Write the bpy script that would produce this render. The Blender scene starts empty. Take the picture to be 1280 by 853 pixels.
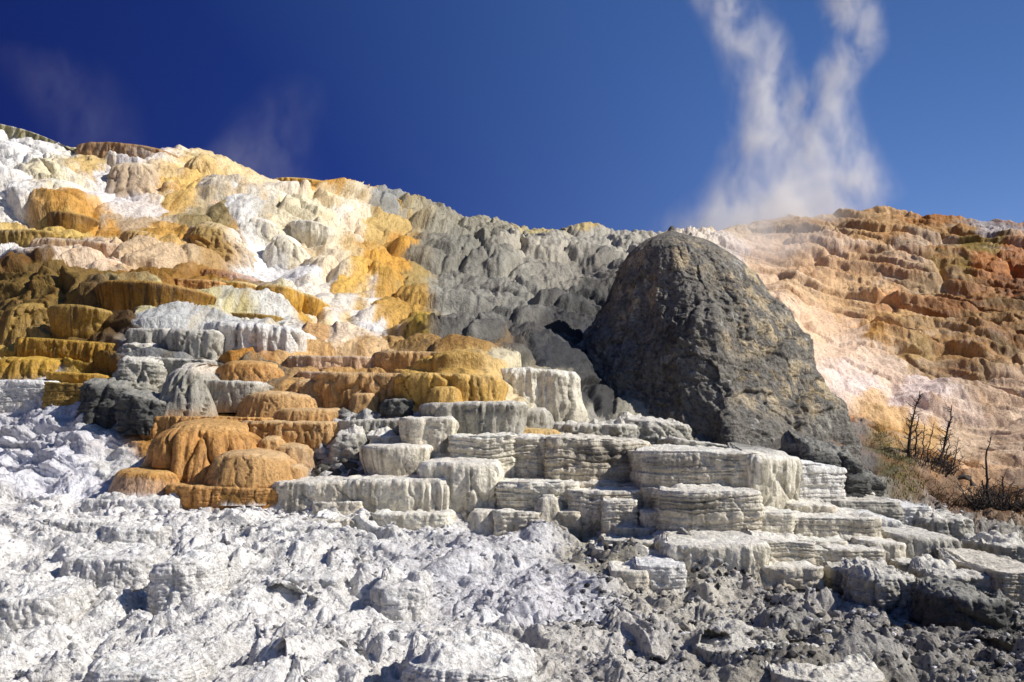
import bpy, math, random
import numpy as np
from mathutils import Vector
random.seed(5)
SC = bpy.context.scene
COL = SC.collection
# ------------------------------------------------------------ camera, world, sun, exposure
CAMZ = 1.7
FPX = 1244.0                      # focal length in pixels of a 1280 px wide frame (35 mm lens)
PITCH = math.atan((560 - 426.5) / FPX)
cd = bpy.data.cameras.new('camera'); cam = bpy.data.objects.new('camera', cd); COL.objects.link(cam)
cd.sensor_width = 36.0; cd.lens = FPX * 36 / 1280; cd.clip_start = 0.1; cd.clip_end = 20000
cam.location = (0, 0, CAMZ); cam.rotation_euler = (math.pi / 2 + PITCH, 0, 0)
SC.camera = cam
SUN_EL = math.radians(40); SUN_AZ = math.radians(9)      # azimuth: degrees towards the viewer from due right (+X)
sdir = Vector((math.cos(SUN_EL) * math.cos(SUN_AZ), -math.cos(SUN_EL) * math.sin(SUN_AZ), math.sin(SUN_EL)))
w = bpy.data.worlds.new('World'); SC.world = w; w.use_nodes = True
nt = w.node_tree; nt.nodes.clear()
def N(nt, t, **k):
    n = nt.nodes.new(t)
    for a, b in k.items(): setattr(n, a, b)
    return n
wo = N(nt, 'ShaderNodeOutputWorld'); bg = N(nt, 'ShaderNodeBackground')
sky = N(nt, 'ShaderNodeTexSky', sky_type='NISHITA', sun_disc=False)
sky.sun_elevation = SUN_EL; sky.sun_rotation = math.atan2(sdir.x, sdir.y)
sky.altitude = 2200; sky.air_density = 0.9; sky.dust_density = 0.25; sky.ozone_density = 3.5
gm = N(nt, 'ShaderNodeHueSaturation'); gm.inputs['Saturation'].default_value = 1.25
gm.inputs['Hue'].default_value = 0.515
nt.links.new(sky.outputs[0], gm.inputs['Color'])
# a polarised sky: darkest a quarter-turn from the sun, clear again towards it (world directions)
tc = N(nt, 'ShaderNodeTexCoord'); dt = N(nt, 'ShaderNodeVectorMath', operation='DOT_PRODUCT')
dt.inputs[1].default_value = (sdir.x, sdir.y, sdir.z)
nt.links.new(tc.outputs['Generated'], dt.inputs[0])
mr = N(nt, 'ShaderNodeMapRange'); mr.inputs[1].default_value = -0.45; mr.inputs[2].default_value = 1.0
mr.inputs[3].default_value = 0.0; mr.inputs[4].default_value = 1.0
nt.links.new(dt.outputs['Value'], mr.inputs[0])
pol = N(nt, 'ShaderNodeValToRGB'); pol.color_ramp.elements[0].color = (0.17, 0.12, 0.32, 1); pol.color_ramp.elements[1].color = (2.0, 1.45, 0.95, 1)
e = pol.color_ramp.elements.new(0.117); e.color = (0.2, 0.15, 0.36, 1); e = pol.color_ramp.elements.new(0.265); e.color = (0.42, 0.37, 0.62, 1)
e = pol.color_ramp.elements.new(0.457); e.color = (1.75, 1.32, 1.16, 1)
e = pol.color_ramp.elements.new(0.531); e.color = (2.1, 1.55, 1.25, 1)
nt.links.new(mr.outputs[0], pol.inputs[0])
mm = N(nt, 'ShaderNodeMix', data_type='RGBA', blend_type='MULTIPLY'); mm.inputs[0].default_value = 1.0
nt.links.new(gm.outputs[0], mm.inputs[6]); nt.links.new(pol.outputs[0], mm.inputs[7])
nt.links.new(mm.outputs[2], bg.inputs[0]); bg.inputs[1].default_value = 0.085
nt.links.new(bg.outputs[0], wo.inputs[0])
sl = bpy.data.lights.new('sun', 'SUN'); so = bpy.data.objects.new('sun', sl); COL.objects.link(so)
sl.energy = 5.0; sl.angle = math.radians(0.5); sl.color = (1.0, 0.955, 0.89)
so.rotation_euler = sdir.to_track_quat('Z', 'Y').to_euler()
SC.view_settings.view_transform = 'Standard'; SC.view_settings.look = 'None'
SC.view_settings.exposure = 0.16; SC.view_settings.gamma = 1.0
SC.cycles.max_bounces = 6; SC.cycles.volume_bounces = 4; SC.cycles.volume_step_rate = 1.0
SC.cycles.use_denoising = True

# ------------------------------------------------------------ noise
F = np.float32
_r = np.random.RandomState(7)
PERM = _r.permutation(256).astype(np.int32); PERM = np.concatenate([PERM, PERM])
_g = _r.normal(size=(256, 3)); _g /= np.linalg.norm(_g, axis=1)[:, None]; GRAD = _g.astype(F)
def perlin(x, y, z):
    x = np.asarray(x, F); y = np.asarray(y, F); z = np.asarray(z, F)
    x, y, z = np.broadcast_arrays(x, y, z)
    xi = np.floor(x).astype(np.int32); yi = np.floor(y).astype(np.int32); zi = np.floor(z).astype(np.int32)
    xf = x - xi; yf = y - yi; zf = z - zi
    u = xf * xf * xf * (xf * (xf * 6 - 15) + 10); v = yf * yf * yf * (yf * (yf * 6 - 15) + 10); ww = zf * zf * zf * (zf * (zf * 6 - 15) + 10)
    out = 0
    for dx in (0, 1):
        a = PERM[(xi + dx) & 255]; wx = u if dx else 1 - u
        for dy in (0, 1):
            b = PERM[(a + yi + dy) & 255]; wy = v if dy else 1 - v
            for dz in (0, 1):
                g = GRAD[PERM[(b + zi + dz) & 255]]
                d = g[..., 0] * (xf - dx) + g[..., 1] * (yf - dy) + g[..., 2] * (zf - dz)
                out = out + d * wx * wy * (ww if dz else 1 - ww)
    return out * 1.5
def fbm(x, y, z, o=4, gain=0.5, ridged=False, seed=0):
    s = 0; a = 1.0; tot = 0
    for i in range(o):
        f = 2.03 ** i
        n = perlin(x * f + seed * 7.3 + i * 13.1, y * f - i * 5.7, z * f + seed * 3.1)
        if ridged: n = 1 - 2 * np.abs(n)
        s = s + a * n; tot += a; a *= gain
    return s / tot
def worley(x, y, seed=0, jit=0.9):
    """F1, F2, random id of nearest cell, offset vector in cell"""
    xi = np.floor(x).astype(np.int32); yi = np.floor(y).astype(np.int32)
    f1 = np.full(x.shape, 9, F); f2 = f1.copy(); idr = np.zeros(x.shape, F); oy = np.zeros(x.shape, F); ox = oy.copy()
    for dx in (-1, 0, 1):
        for dy in (-1, 0, 1):
            cx = xi + dx; cy = yi + dy
            h = PERM[(PERM[(cx + seed * 17) & 255] + cy) & 255]
            h2 = PERM[(h + 91) & 255]; h3 = PERM[(h2 + 57) & 255]
            rx = cx + 0.5 + (h / 255.0 - 0.5) * jit - x; ry = cy + 0.5 + (h2 / 255.0 - 0.5) * jit - y
            d = np.sqrt(rx * rx + ry * ry).astype(F)
            m = d < f1
            f2 = np.where(m, f1, np.minimum(f2, d)); idr = np.where(m, h3 / 255.0, idr)
            ox = np.where(m, -rx, ox); oy = np.where(m, -ry, oy); f1 = np.where(m, d, f1)
    return f1, f2, idr, ox, oy
def sstep(a, b, x):
    t = np.clip((x - a) / (b - a), 0, 1); return t * t * (3 - 2 * t)

# ------------------------------------------------------------ laying out: direction + distance -> point
CP, SP = math.cos(PITCH), math.sin(PITCH)
def at(px, py, Y):
    cx = (np.asarray(px, float) - 640) / FPX; cy = (426.5 - np.asarray(py, float)) / FPX
    dy = CP - cy * SP; dz = SP + cy * CP
    k = Y / dy
    return cx * k, Y + 0 * k, dz * k + CAMZ
def proj(x, y, z):
    z = z - CAMZ
    fw = y * CP + z * SP; up = -y * SP + z * CP
    return 640 + FPX * x / fw, 426.5 - FPX * up / fw

# ------------------------------------------------------------ materials
def lin(c):
    c = np.asarray(c, float) / 255.0
    c = np.where(c <= 0.04045, c / 12.92, ((c + 0.055) / 1.055) ** 2.4)
    g = c[..., 1:2] + 0.13 * np.maximum(c[..., 0:1] - c[..., 1:2], 0)
    return np.concatenate([c[..., 0:1], g, c[..., 2:3]], -1)
def rock_mat(name, rough=0.85, grain=22.0, bump=0.5, bdist=0.02, speck=0.35, spec=0.25, streak=1.0, sa=0.3):
    m = bpy.data.materials.new(name); m.use_nodes = True; t = m.node_tree
    b = t.nodes['Principled BSDF']; L = t.links.new
    at_ = N(t, 'ShaderNodeAttribute', attribute_name='Col'); co = N(t, 'ShaderNodeTexCoord')
    n1 = N(t, 'ShaderNodeTexNoise'); n1.inputs['Scale'].default_value = grain; n1.inputs['Detail'].default_value = 8; n1.inputs['Roughness'].default_value = 0.65
    n2 = N(t, 'ShaderNodeTexNoise'); n2.inputs['Scale'].default_value = grain * 0.16; n2.inputs['Detail'].default_value = 6; n2.inputs['Roughness'].default_value = 0.6
    L(co.outputs['Object'], n1.inputs['Vector']); L(co.outputs['Object'], n2.inputs['Vector'])
    r1 = N(t, 'ShaderNodeValToRGB'); r1.color_ramp.elements[0].position = 0.36; r1.color_ramp.elements[1].position = 0.5
    lo = 1 - speck; r1.color_ramp.elements[0].color = (lo, lo, lo, 1); r1.color_ramp.elements[1].color = (1.05, 1.05, 1.05, 1)
    r2 = N(t, 'ShaderNodeValToRGB'); r2.color_ramp.elements[0].position = 0.3; r2.color_ramp.elements[1].position = 0.7
    r2.color_ramp.elements[0].color = (0.82, 0.8, 0.78, 1); r2.color_ramp.elements[1].color = (1.08, 1.08, 1.08, 1)
    L(n1.outputs[0], r1.inputs[0]); L(n2.outputs[0], r2.inputs[0])
    m1 = N(t, 'ShaderNodeMix', data_type='RGBA', blend_type='MULTIPLY'); m1.inputs[0].default_value = 1
    m2 = N(t, 'ShaderNodeMix', data_type='RGBA', blend_type='MULTIPLY'); m2.inputs[0].default_value = 1
    L(at_.outputs['Color'], m1.inputs[6]); L(r1.outputs[0], m1.inputs[7]); L(m1.outputs[2], m2.inputs[6]); L(r2.outputs[0], m2.inputs[7])
    L(m2.outputs[2], b.inputs['Base Color'])
    b.inputs['Roughness'].default_value = rough; b.inputs['Specular IOR Level'].default_value = spec
    # crust speckle and drip streaks
    n3 = N(t, 'ShaderNodeTexNoise'); n3.inputs['Scale'].default_value = grain * 0.55; n3.inputs['Detail'].default_value = 5; n3.inputs['Roughness'].default_value = 0.7
    mp = N(t, 'ShaderNodeMapping'); mp.inputs['Scale'].default_value = (1, 1, streak); L(co.outputs['Object'], mp.inputs[0]); L(mp.outputs[0], n3.inputs['Vector'])
    r3 = N(t, 'ShaderNodeValToRGB'); r3.color_ramp.elements[0].position = 0.36; r3.color_ramp.elements[1].position = 0.5
    r3.color_ramp.elements[0].color = (1 - sa, 1 - sa * 1.05, 1 - sa * 1.12, 1); r3.color_ramp.elements[1].color = (1.08, 1.08, 1.08, 1); L(n3.outputs[0], r3.inputs[0])
    m3 = N(t, 'ShaderNodeMix', data_type='RGBA', blend_type='MULTIPLY'); m3.inputs[0].default_value = 1; L(m2.outputs[2], m3.inputs[6]); L(r3.outputs[0], m3.inputs[7])
    L(m3.outputs[2], b.inputs['Base Color'])
    bp2 = N(t, 'ShaderNodeBump'); bp2.inputs['Strength'].default_value = bump; bp2.inputs['Distance'].default_value = bdist * 2.2; L(n3.outputs[0], bp2.inputs['Height'])
    bp = N(t, 'ShaderNodeBump'); L(bp2.outputs[0], bp.inputs['Normal']); bp.inputs['Strength'].default_value = bump; bp.inputs['Distance'].default_value = bdist
    L(n1.outputs[0], bp.inputs['Height']); L(bp.outputs[0], b.inputs['Normal'])
    return m
M_CHALK = rock_mat('chalk_crust', 0.9, 20, 0.9, 0.035, 0.34, 0.1, 1.0, 0.2)
M_FLOW = rock_mat('flowstone', 0.6, 14, 0.8, 0.04, 0.3, 0.3, 0.35, 0.3)
M_TERR = rock_mat('travertine', 0.75, 26, 0.9, 0.024, 0.30, 0.2, 0.45, 0.22)
M_WET = rock_mat('wet_travertine', 0.5, 24, 0.9, 0.02, 0.36, 0.4, 0.22, 0.42)
M_DARK = rock_mat('dark_rock', 0.8, 13, 1.0, 0.05, 0.5, 0.25, 0.8, 0.45)
def plain_mat(name, c, rough=0.8, var=0.3, scale=8):
    m = bpy.data.materials.new(name); m.use_nodes = True; t = m.node_tree; b = t.nodes['Principled BSDF']
    c = lin(c); co = N(t, 'ShaderNodeTexCoord'); n1 = N(t, 'ShaderNodeTexNoise'); n1.inputs['Scale'].default_value = scale; n1.inputs['Detail'].default_value = 5
    r = N(t, 'ShaderNodeValToRGB'); r.color_ramp.elements[0].position = 0.3; r.color_ramp.elements[1].position = 0.7
    r.color_ramp.elements[0].color = (*(c * (1 - var)), 1); r.color_ramp.elements[1].color = (*(c * (1 + var)), 1)
    t.links.new(co.outputs['Object'], n1.inputs['Vector']); t.links.new(n1.outputs[0], r.inputs[0]); t.links.new(r.outputs[0], b.inputs['Base Color'])
    b.inputs['Roughness'].default_value = rough
    return m
M_WOOD = plain_mat('charred_wood', (52, 42, 38)); M_TWIG = plain_mat('dry_twig', (88, 62, 44))
M_GRASS = plain_mat('grass_blade', (120, 118, 40), var=0.5); M_DRY = plain_mat('dry_grass', (140, 105, 58), var=0.4)

# ------------------------------------------------------------ mesh helpers
def tag(o, label=None, cat=None, group=None, kind=None):
    if label: o['label'] = label
    if cat: o['category'] = cat
    if group: o['group'] = group
    if kind: o['kind'] = kind
    return o
def mesh(name, V, Q, col=None, mat=None, parent=None, origin=None, smooth=True):
    V = np.asarray(V, F).reshape(-1, 3); Q = np.asarray(Q, np.int32)
    if origin is not None: V = V - np.asarray(origin, F)
    me = bpy.data.meshes.new(name); k = Q.shape[1]
    me.vertices.add(len(V)); me.vertices.foreach_set('co', V.ravel())
    me.loops.add(Q.size); me.loops.foreach_set('vertex_index', Q.ravel())
    me.polygons.add(len(Q)); me.polygons.foreach_set('loop_start', np.arange(0, Q.size, k, dtype=np.int32))
    me.polygons.foreach_set('loop_total', np.full(len(Q), k, np.int32))
    if smooth: me.polygons.foreach_set('use_smooth', np.ones(len(Q), bool))
    me.update(calc_edges=True)
    if col is not None:
        a = me.color_attributes.new('Col', 'FLOAT_COLOR', 'POINT')
        c4 = np.ones((len(V), 4), F); c4[:, :3] = np.clip(col, 0.002, 0.9).reshape(-1, 3); a.data.foreach_set('color', c4.ravel())
    if mat: me.materials.append(mat)
    o = bpy.data.objects.new(name, me); COL.objects.link(o)
    if parent is not None:
        o.parent = parent
        if origin is not None: pass
    elif origin is not None: o.location = origin
    return o
def gridq(r, c):
    i = np.arange(r * c).reshape(r, c)
    return np.stack([i[:-1, :-1], i[:-1, 1:], i[1:, 1:], i[1:, :-1]], -1).reshape(-1, 4)
# ------------------------------------------------------------ the lie of the land: distance for each direction
TAB = {  # azimuth column: (row, distance) from near ground up to beyond the ridge
 -600: [(1200, 3.3), (853, 7.2), (750, 10.3), (650, 14), (600, 16), (500, 19), (400, 23), (340, 25.5), (250, 30), (100, 38)],
 0:    [(1200, 3.3), (853, 7.2), (750, 10.5), (650, 15), (600, 17), (500, 20), (480, 21), (400, 24.5), (340, 27.5), (250, 33), (155, 39), (100, 43)],
 200:  [(1200, 3.3), (853, 7.2), (750, 10.7), (660, 14.6), (610, 16), (520, 18.3), (450, 20.4), (400, 22.6), (340, 28), (250, 34), (180, 40), (100, 47)],
 400:  [(1200, 3.3), (853, 7.2), (750, 11), (660, 15), (600, 16.3), (520, 18.3), (450, 21.5), (380, 30), (300, 37), (222, 45), (100, 56)],
 600:  [(1200, 3.3), (853, 7.2), (750, 11.2), (700, 13.6), (660, 15.4), (600, 16.3), (545, 17.3), (500, 18.3), (465, 19.6), (440, 24), (380, 36), (330, 44), (280, 56), (200, 76)],
 760:  [(1200, 3.3), (853, 7.2), (750, 11.4), (700, 13.6), (662, 15.3), (610, 16.1), (552, 17.3), (534, 23.5), (498, 28), (440, 34), (380, 41), (330, 49), (290, 60), (200, 84)],
 900:  [(1200, 3.3), (853, 7.2), (780, 10.2), (738, 12.3), (680, 13.3), (613, 14.8), (568, 16.0), (552, 24), (525, 29), (490, 32), (440, 38), (380, 45), (330, 53), (290, 64), (200, 88)],
 1060: [(1200, 3.3), (853, 7.2), (780, 10.4), (720, 13.2), (680, 14.2), (640, 15.4), (630, 17), (614, 22.5), (588, 28.5), (560, 34), (500, 40), (450, 44), (350, 54), (268, 68), (180, 88)],
 1200: [(1200, 3.3), (853, 7.2), (750, 11.8), (710, 14.2), (670, 18), (650, 25), (600, 33), (550, 37), (450, 45), (350, 54), (275, 67), (180, 86)],
 1900: [(1200, 3.3), (853, 7.2), (750, 12.5), (700, 16), (670, 20), (650, 26), (600, 34), (550, 38), (450, 46), (350, 56), (275, 68), (180, 86)]}
_xs = sorted(TAB); _gx = np.arange(-600, 1901, 10.0); _gy = np.arange(60, 1211, 5.0)
_colv = []
for c in _xs:
    p = sorted(TAB[c]); yy = np.array([a for a, b in p], float); vv = np.array([b for a, b in p], float)
    v = np.interp(_gy, yy, vv); lo = _gy < yy[0]; s = (vv[1] - vv[0]) / (yy[1] - yy[0]); v[lo] = vv[0] + s * (_gy[lo] - yy[0]); _colv.append(v)
_colv = np.array(_colv); YG = np.array([np.interp(_gx, _xs, _colv[:, j]) for j in range(len(_gy))])
YG = np.log(YG)
for _ in range(2):
    for ax in (0, 1):
        pad = [(0, 0), (0, 0)]; pad[ax] = (2, 2); q = np.pad(YG, pad, mode='reflect', reflect_type='odd')
        YG = sum(np.take(q, range(i, i + YG.shape[ax]), axis=ax) for i in range(5)) / 5
def Yb(px, py):
    fx = np.clip((np.asarray(px, float) + 600) / 10, 0, len(_gx) - 1.001); fy = np.clip((np.asarray(py, float) - 60) / 5, 0, len(_gy) - 1.001)
    i = fx.astype(int); j = fy.astype(int); a = fx - i; b = fy - j
    return np.exp(YG[j, i] * (1 - a) * (1 - b) + YG[j, i + 1] * a * (1 - b) + YG[j + 1, i] * (1 - a) * b + YG[j + 1, i + 1] * a * b)
RIDGE = [(-600, 120), (-100, 158), (0, 168), (40, 180), (88, 197), (120, 190), (200, 192), (240, 195), (290, 210), (345, 226), (400, 232), (460, 243), (500, 253), (550, 271),
         (620, 286), (700, 294), (760, 297), (800, 298), (880, 297), (920, 291), (985, 281), (1040, 275), (1100, 273), (1150, 276), (1190, 282), (1230, 288), (1280, 287), (1500, 282), (1900, 270)]
# mineral colours of the terrain, and the dark patch left of the cone: (px, py, rx, ry, rgb)
CS = [(15,205,35,28,(236,232,226)),(20,250,35,20,(235,230,224)),(70,175,40,12,(225,222,215)),(60,240,30,22,(226,212,180)),(112,218,16,12,(205,170,115)),(95,275,30,14,(205,145,75)),
(135,245,30,22,(228,220,216)),(165,268,35,20,(228,214,204)),(195,280,25,12,(222,200,180)),(215,255,25,10,(215,170,105)),(125,290,25,10,(200,135,60)),(210,298,50,14,(196,142,72)),(160,290,30,8,(190,160,130)),
(255,285,25,14,(150,130,90)),(262,308,35,20,(176,132,78)),(228,305,16,20,(205,185,160)),(300,300,20,22,(222,218,212)),(335,330,26,26,(238,236,232)),(355,350,16,18,(236,233,230)),(280,272,25,6,(235,235,232)),
(225,245,14,14,(225,180,110)),(290,225,30,14,(222,195,150)),(260,250,25,8,(205,190,170)),(320,235,35,12,(230,208,172)),(350,250,35,14,(232,218,200)),(300,255,30,10,(205,178,145)),(400,262,40,10,(222,196,158)),
(320,285,25,16,(200,195,185)),(350,298,20,22,(220,205,175)),(385,285,28,20,(226,212,180)),(405,285,20,14,(232,222,208)),(430,290,20,20,(226,205,180)),(400,330,30,26,(226,206,178)),(375,330,25,20,(222,196,158)),
(400,228,40,8,(205,150,75)),(395,245,30,8,(212,150,72)),(450,240,30,10,(210,150,75)),(480,252,35,10,(200,155,90)),(430,262,30,8,(205,190,165)),(475,270,32,9,(150,150,145)),(520,265,35,9,(178,158,110)),(560,275,30,8,(140,133,118)),
(470,295,30,12,(200,165,105)),(455,315,26,14,(200,150,85)),(490,335,26,20,(204,142,62)),(450,345,22,22,(206,148,66)),(475,370,26,22,(202,148,70)),(500,395,24,26,(196,146,76)),(515,425,20,16,(185,148,62)),(440,370,22,20,(215,165,85)),
(425,330,20,16,(212,178,130)),(520,360,14,26,(165,135,80)),(520,330,18,12,(133,123,105)),
(410,390,22,18,(236,226,212)),(440,405,28,14,(238,230,220)),(475,425,24,10,(238,232,226)),(385,380,20,14,(232,220,205)),(400,415,20,14,(215,180,130)),(420,432,30,8,(232,206,180)),(395,435,30,12,(205,155,110)),
(600,305,50,14,(143,137,121)),(570,300,40,10,(156,149,131)),(680,305,50,10,(175,168,153)),(660,335,40,16,(181,172,155)),(700,325,40,12,(173,166,152)),(760,310,40,16,(178,172,158)),(560,325,35,20,(133,129,117)),(600,345,40,18,(135,131,120)),
(555,380,26,26,(153,149,137)),(600,380,36,20,(145,141,130)),(640,360,30,16,(154,149,136)),(640,395,36,18,(135,132,122)),(600,415,40,16,(124,121,112)),(690,365,36,16,(145,139,127)),(700,395,36,14,(95,92,86)),(650,430,50,12,(82,79,75)),
(700,425,40,16,(60,58,55)),(740,350,26,18,(123,118,109)),(730,400,30,30,(76,74,69)),(700,460,60,30,(48,50,54)),(690,448,40,9,(74,73,72)),(740,500,30,24,(56,56,56)),(580,440,40,12,(92,89,83)),(700,292,60,4,(190,172,125)),(640,284,50,5,(157,150,130)),(760,293,30,4,(196,160,95)),
(920,298,40,10,(216,190,154)),(900,330,40,30,(226,212,196)),(960,330,30,26,(224,193,158)),(990,298,36,14,(176,145,107)),(1050,296,36,12,(180,149,109)),(1100,305,40,14,(196,153,101)),(1045,325,36,10,(212,188,158)),(1010,340,30,18,(200,163,123)),
(1060,350,40,16,(205,165,121)),(1090,340,30,16,(190,153,112)),(1120,350,30,20,(200,168,132)),(1000,372,26,20,(222,190,147)),(1060,385,40,14,(220,182,133)),(1020,410,36,22,(232,199,163)),(1050,440,40,18,(236,209,177)),(985,400,26,30,(234,207,174)),
(1100,470,50,18,(238,213,183)),(1070,480,40,20,(236,220,204)),(1150,500,50,14,(236,220,204)),(1100,420,36,14,(216,172,112)),(1090,435,20,8,(206,151,73)),(1140,455,30,10,(190,158,100)),
(1150,320,36,12,(190,165,132)),(1185,305,30,10,(167,126,72)),(1120,276,40,6,(190,151,103)),(1165,282,30,7,(176,111,47)),(1250,298,40,9,(168,164,158)),(1215,320,26,10,(144,118,49)),(1235,345,30,14,(171,97,34)),(1265,335,20,10,(153,82,32)),
(1200,345,22,12,(151,122,54)),(1180,340,20,10,(167,135,73)),(1262,365,26,12,(135,75,31)),(1150,370,36,14,(171,142,100)),(1120,395,30,12,(196,144,96)),(1200,380,36,12,(158,106,55)),(1250,395,36,14,(135,100,50)),(1180,405,30,12,(144,88,41)),(1230,420,36,12,(160,120,68)),
(1150,425,30,12,(183,144,91)),(1262,440,26,12,(131,100,52)),(1200,445,36,10,(163,120,68)),(1150,475,36,10,(183,154,113)),(1240,470,36,10,(167,135,91)),(1210,495,40,10,(186,158,128)),(1255,510,36,12,(206,176,142)),(1180,520,40,12,(226,206,182)),(1250,560,40,30,(216,192,160)),
(1205,560,36,22,(218,194,160)),(1105,520,26,14,(216,176,122)),(1080,500,20,16,(222,186,140)),(1150,555,30,20,(208,168,112)),(1120,555,20,20,(190,145,80)),(1170,590,40,14,(170,118,68)),(1215,610,30,14,(196,156,118)),(1150,625,50,16,(110,80,50)),(1200,640,60,12,(122,84,54)),(1255,640,40,14,(138,94,58)),
(1110,600,26,26,(90,82,50)),(1500,400,150,90,(196,160,120)),(1500,570,150,60,(210,182,148)),(-150,250,100,80,(226,220,210)),(-150,400,100,60,(140,105,50)),
(60,355,80,12,(112,74,32)),(60,380,80,16,(122,92,44)),(30,330,60,14,(234,226,220)),(60,300,60,10,(206,170,100)),(100,335,60,14,(226,196,170)),(160,330,40,14,(220,186,152)),(200,320,40,8,(206,160,98)),(60,410,60,14,(128,98,48)),(140,425,50,20,(84,56,26)),(60,455,70,16,(192,150,62)),(130,465,30,14,(130,92,34)),(40,490,50,12,(214,210,202)),(150,495,50,18,(92,90,84)),
(230,370,60,14,(150,100,40)),(220,395,50,10,(200,186,140)),(280,390,50,10,(196,180,120)),(230,425,70,22,(200,200,196)),(320,430,50,22,(222,220,212)),(180,455,30,24,(130,130,128)),(230,480,40,24,(120,118,110)),(380,420,16,10,(196,145,55)),
(300,455,60,10,(172,110,46)),(300,480,50,14,(120,104,84)),(370,460,50,10,(206,160,112)),(350,495,70,14,(202,150,96)),(330,525,100,14,(190,130,66)),(250,550,80,24,(186,124,62)),(380,540,40,16,(190,140,88)),(320,590,70,20,(180,120,62)),(300,618,80,10,(140,92,40)),(180,590,50,10,(196,136,60)),
(430,485,50,12,(206,154,100)),(450,455,60,10,(220,180,138)),(560,448,60,8,(168,124,72)),(560,490,60,18,(208,160,86)),(470,510,50,8,(180,140,96)),(650,490,50,24,(222,208,176)),(700,510,20,16,(170,166,158)),(430,545,45,18,(104,102,92)),(395,590,30,26,(176,176,172)),(400,620,50,12,(206,204,196)),
(50,540,90,30,(206,204,208)),(130,530,50,14,(196,196,192)),(50,590,90,26,(222,221,226)),(140,575,30,20,(222,220,216)),(600,560,140,50,(178,170,150)),(730,600,140,50,(168,162,146)),(880,600,120,50,(176,172,158)),(740,535,50,8,(150,146,136)),(800,545,60,9,(92,90,84)),(880,545,70,14,(92,90,84)),(960,560,50,14,(92,90,84)),(1020,580,50,16,(96,94,88)),(1070,610,30,20,(92,90,84)),(1000,640,120,40,(186,184,176)),(1120,660,80,30,(196,194,190)),
(200,700,190,60,(238,235,230)),(150,650,190,30,(236,232,228)),(450,660,120,30,(228,226,222)),(600,700,100,30,(222,220,220)),(700,662,80,8,(160,148,130)),(640,750,130,40,(222,220,222)),(760,700,60,20,(184,176,158)),(850,740,90,30,(202,195,182)),(850,705,100,16,(196,192,184)),(980,740,100,30,(192,185,176)),
(1120,720,80,24,(162,156,142)),(1210,680,60,20,(180,174,164)),(1240,750,80,40,(152,146,136)),(1100,790,100,30,(172,166,158)),(950,810,120,40,(170,164,152)),(750,820,120,40,(212,206,198)),(400,800,250,60,(238,235,230)),(100,820,200,60,(238,235,230)),(1150,850,120,40,(172,166,156)),(400,1000,400,100,(225,222,220)),(1000,1000,400,100,(177,170,156)),
(1500,750,150,100,(172,166,152)),(-200,700,150,200,(228,226,226))]
_cp = np.array([c[:4] for c in CS], F); _cc = lin(np.array([c[4] for c in CS])).astype(F)
def terrain_col(px, py, P):
    """stains of the mineral crust and the dark patch by the cone; patch borders wander with noise that lives in the rock"""
    sh = px.shape; px = px.ravel().astype(F); py = py.ravel().astype(F); P = P.reshape(-1, 3)
    k = np.clip(P[:, 1] / 22, 0.5, 2.5)
    q = P / k[:, None]
    wx = fbm(q[:, 0] * 1.3, q[:, 1] * 1.3, q[:, 2] * 1.3, 4, 0.6, seed=1) * 26; wy = fbm(q[:, 0] * 1.3, q[:, 1] * 1.3, q[:, 2] * 1.3, 4, 0.6, seed=2) * 18
    X = px + wx; Y = py + wy
    acc = np.zeros((len(px), 3), F); ws = np.full(len(px), 1e-12, F)
    for (cx, cy, rx, ry), c in zip(_cp, _cc):
        d2 = ((X - cx) / rx) ** 2 + ((Y - cy) / ry) ** 2
        ww = 1.0 / (0.03 + d2) ** 3.3
        ww = ww * np.exp(-0.08 * np.minimum(d2, 60))
        acc += ww[:, None] * c; ws += ww
    return (acc / ws[:, None]).reshape(*sh, 3)
def blob(px, py, L):
    m = np.zeros(px.shape, F)
    for cx, cy, rx, ry in L: m = np.maximum(m, np.exp(-(((px - cx) / rx) ** 2 + ((py - cy) / ry) ** 2) ** 1.5))
    return m

def crust(x, y, z):
    """crumbly relief of dry travertine, metres"""
    wx_ = x + 0.15 * fbm(x * 2, y * 2, z * 2, 3, seed=12); wy_ = y * 1.0 + z + 0.15 * fbm(x * 2, y * 2, z * 2, 3, seed=13)
    g1, g2, gid, _, _ = worley(wx_ / 0.62, wy_ / 0.7, 5); k1, k2, kid, _, _ = worley(wx_ / 0.2, wy_ / 0.22, 6); q1, q2, qid, _, _ = worley(wx_ / 0.085, wy_ / 0.09, 7)
    blk = (0.2 + gid) * sstep(0.02, 0.5, g2 - g1); blk2 = (0.1 + kid) * sstep(0.0, 0.45, k2 - k1); blk3 = (qid + .1) * sstep(0, 0.3, q2 - q1)
    rg = fbm(x * 3.2, y * 3.2, z * 3.2, 5, 0.62, ridged=True, seed=15); pit = fbm(x * 11, y * 11, z * 11, 3, 0.6, seed=16)
    pk = sstep(-0.25, 0.25, fbm(x * .9, y * .9, z * .9, 3, seed=17))
    return (0.35 + 0.9 * pk) * ((blk - 0.5) * 0.12 + (blk2 - 0.5) * 0.06) + (blk3 - .5) * 0.02 + rg * 0.04 + pit * 0.032
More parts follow.
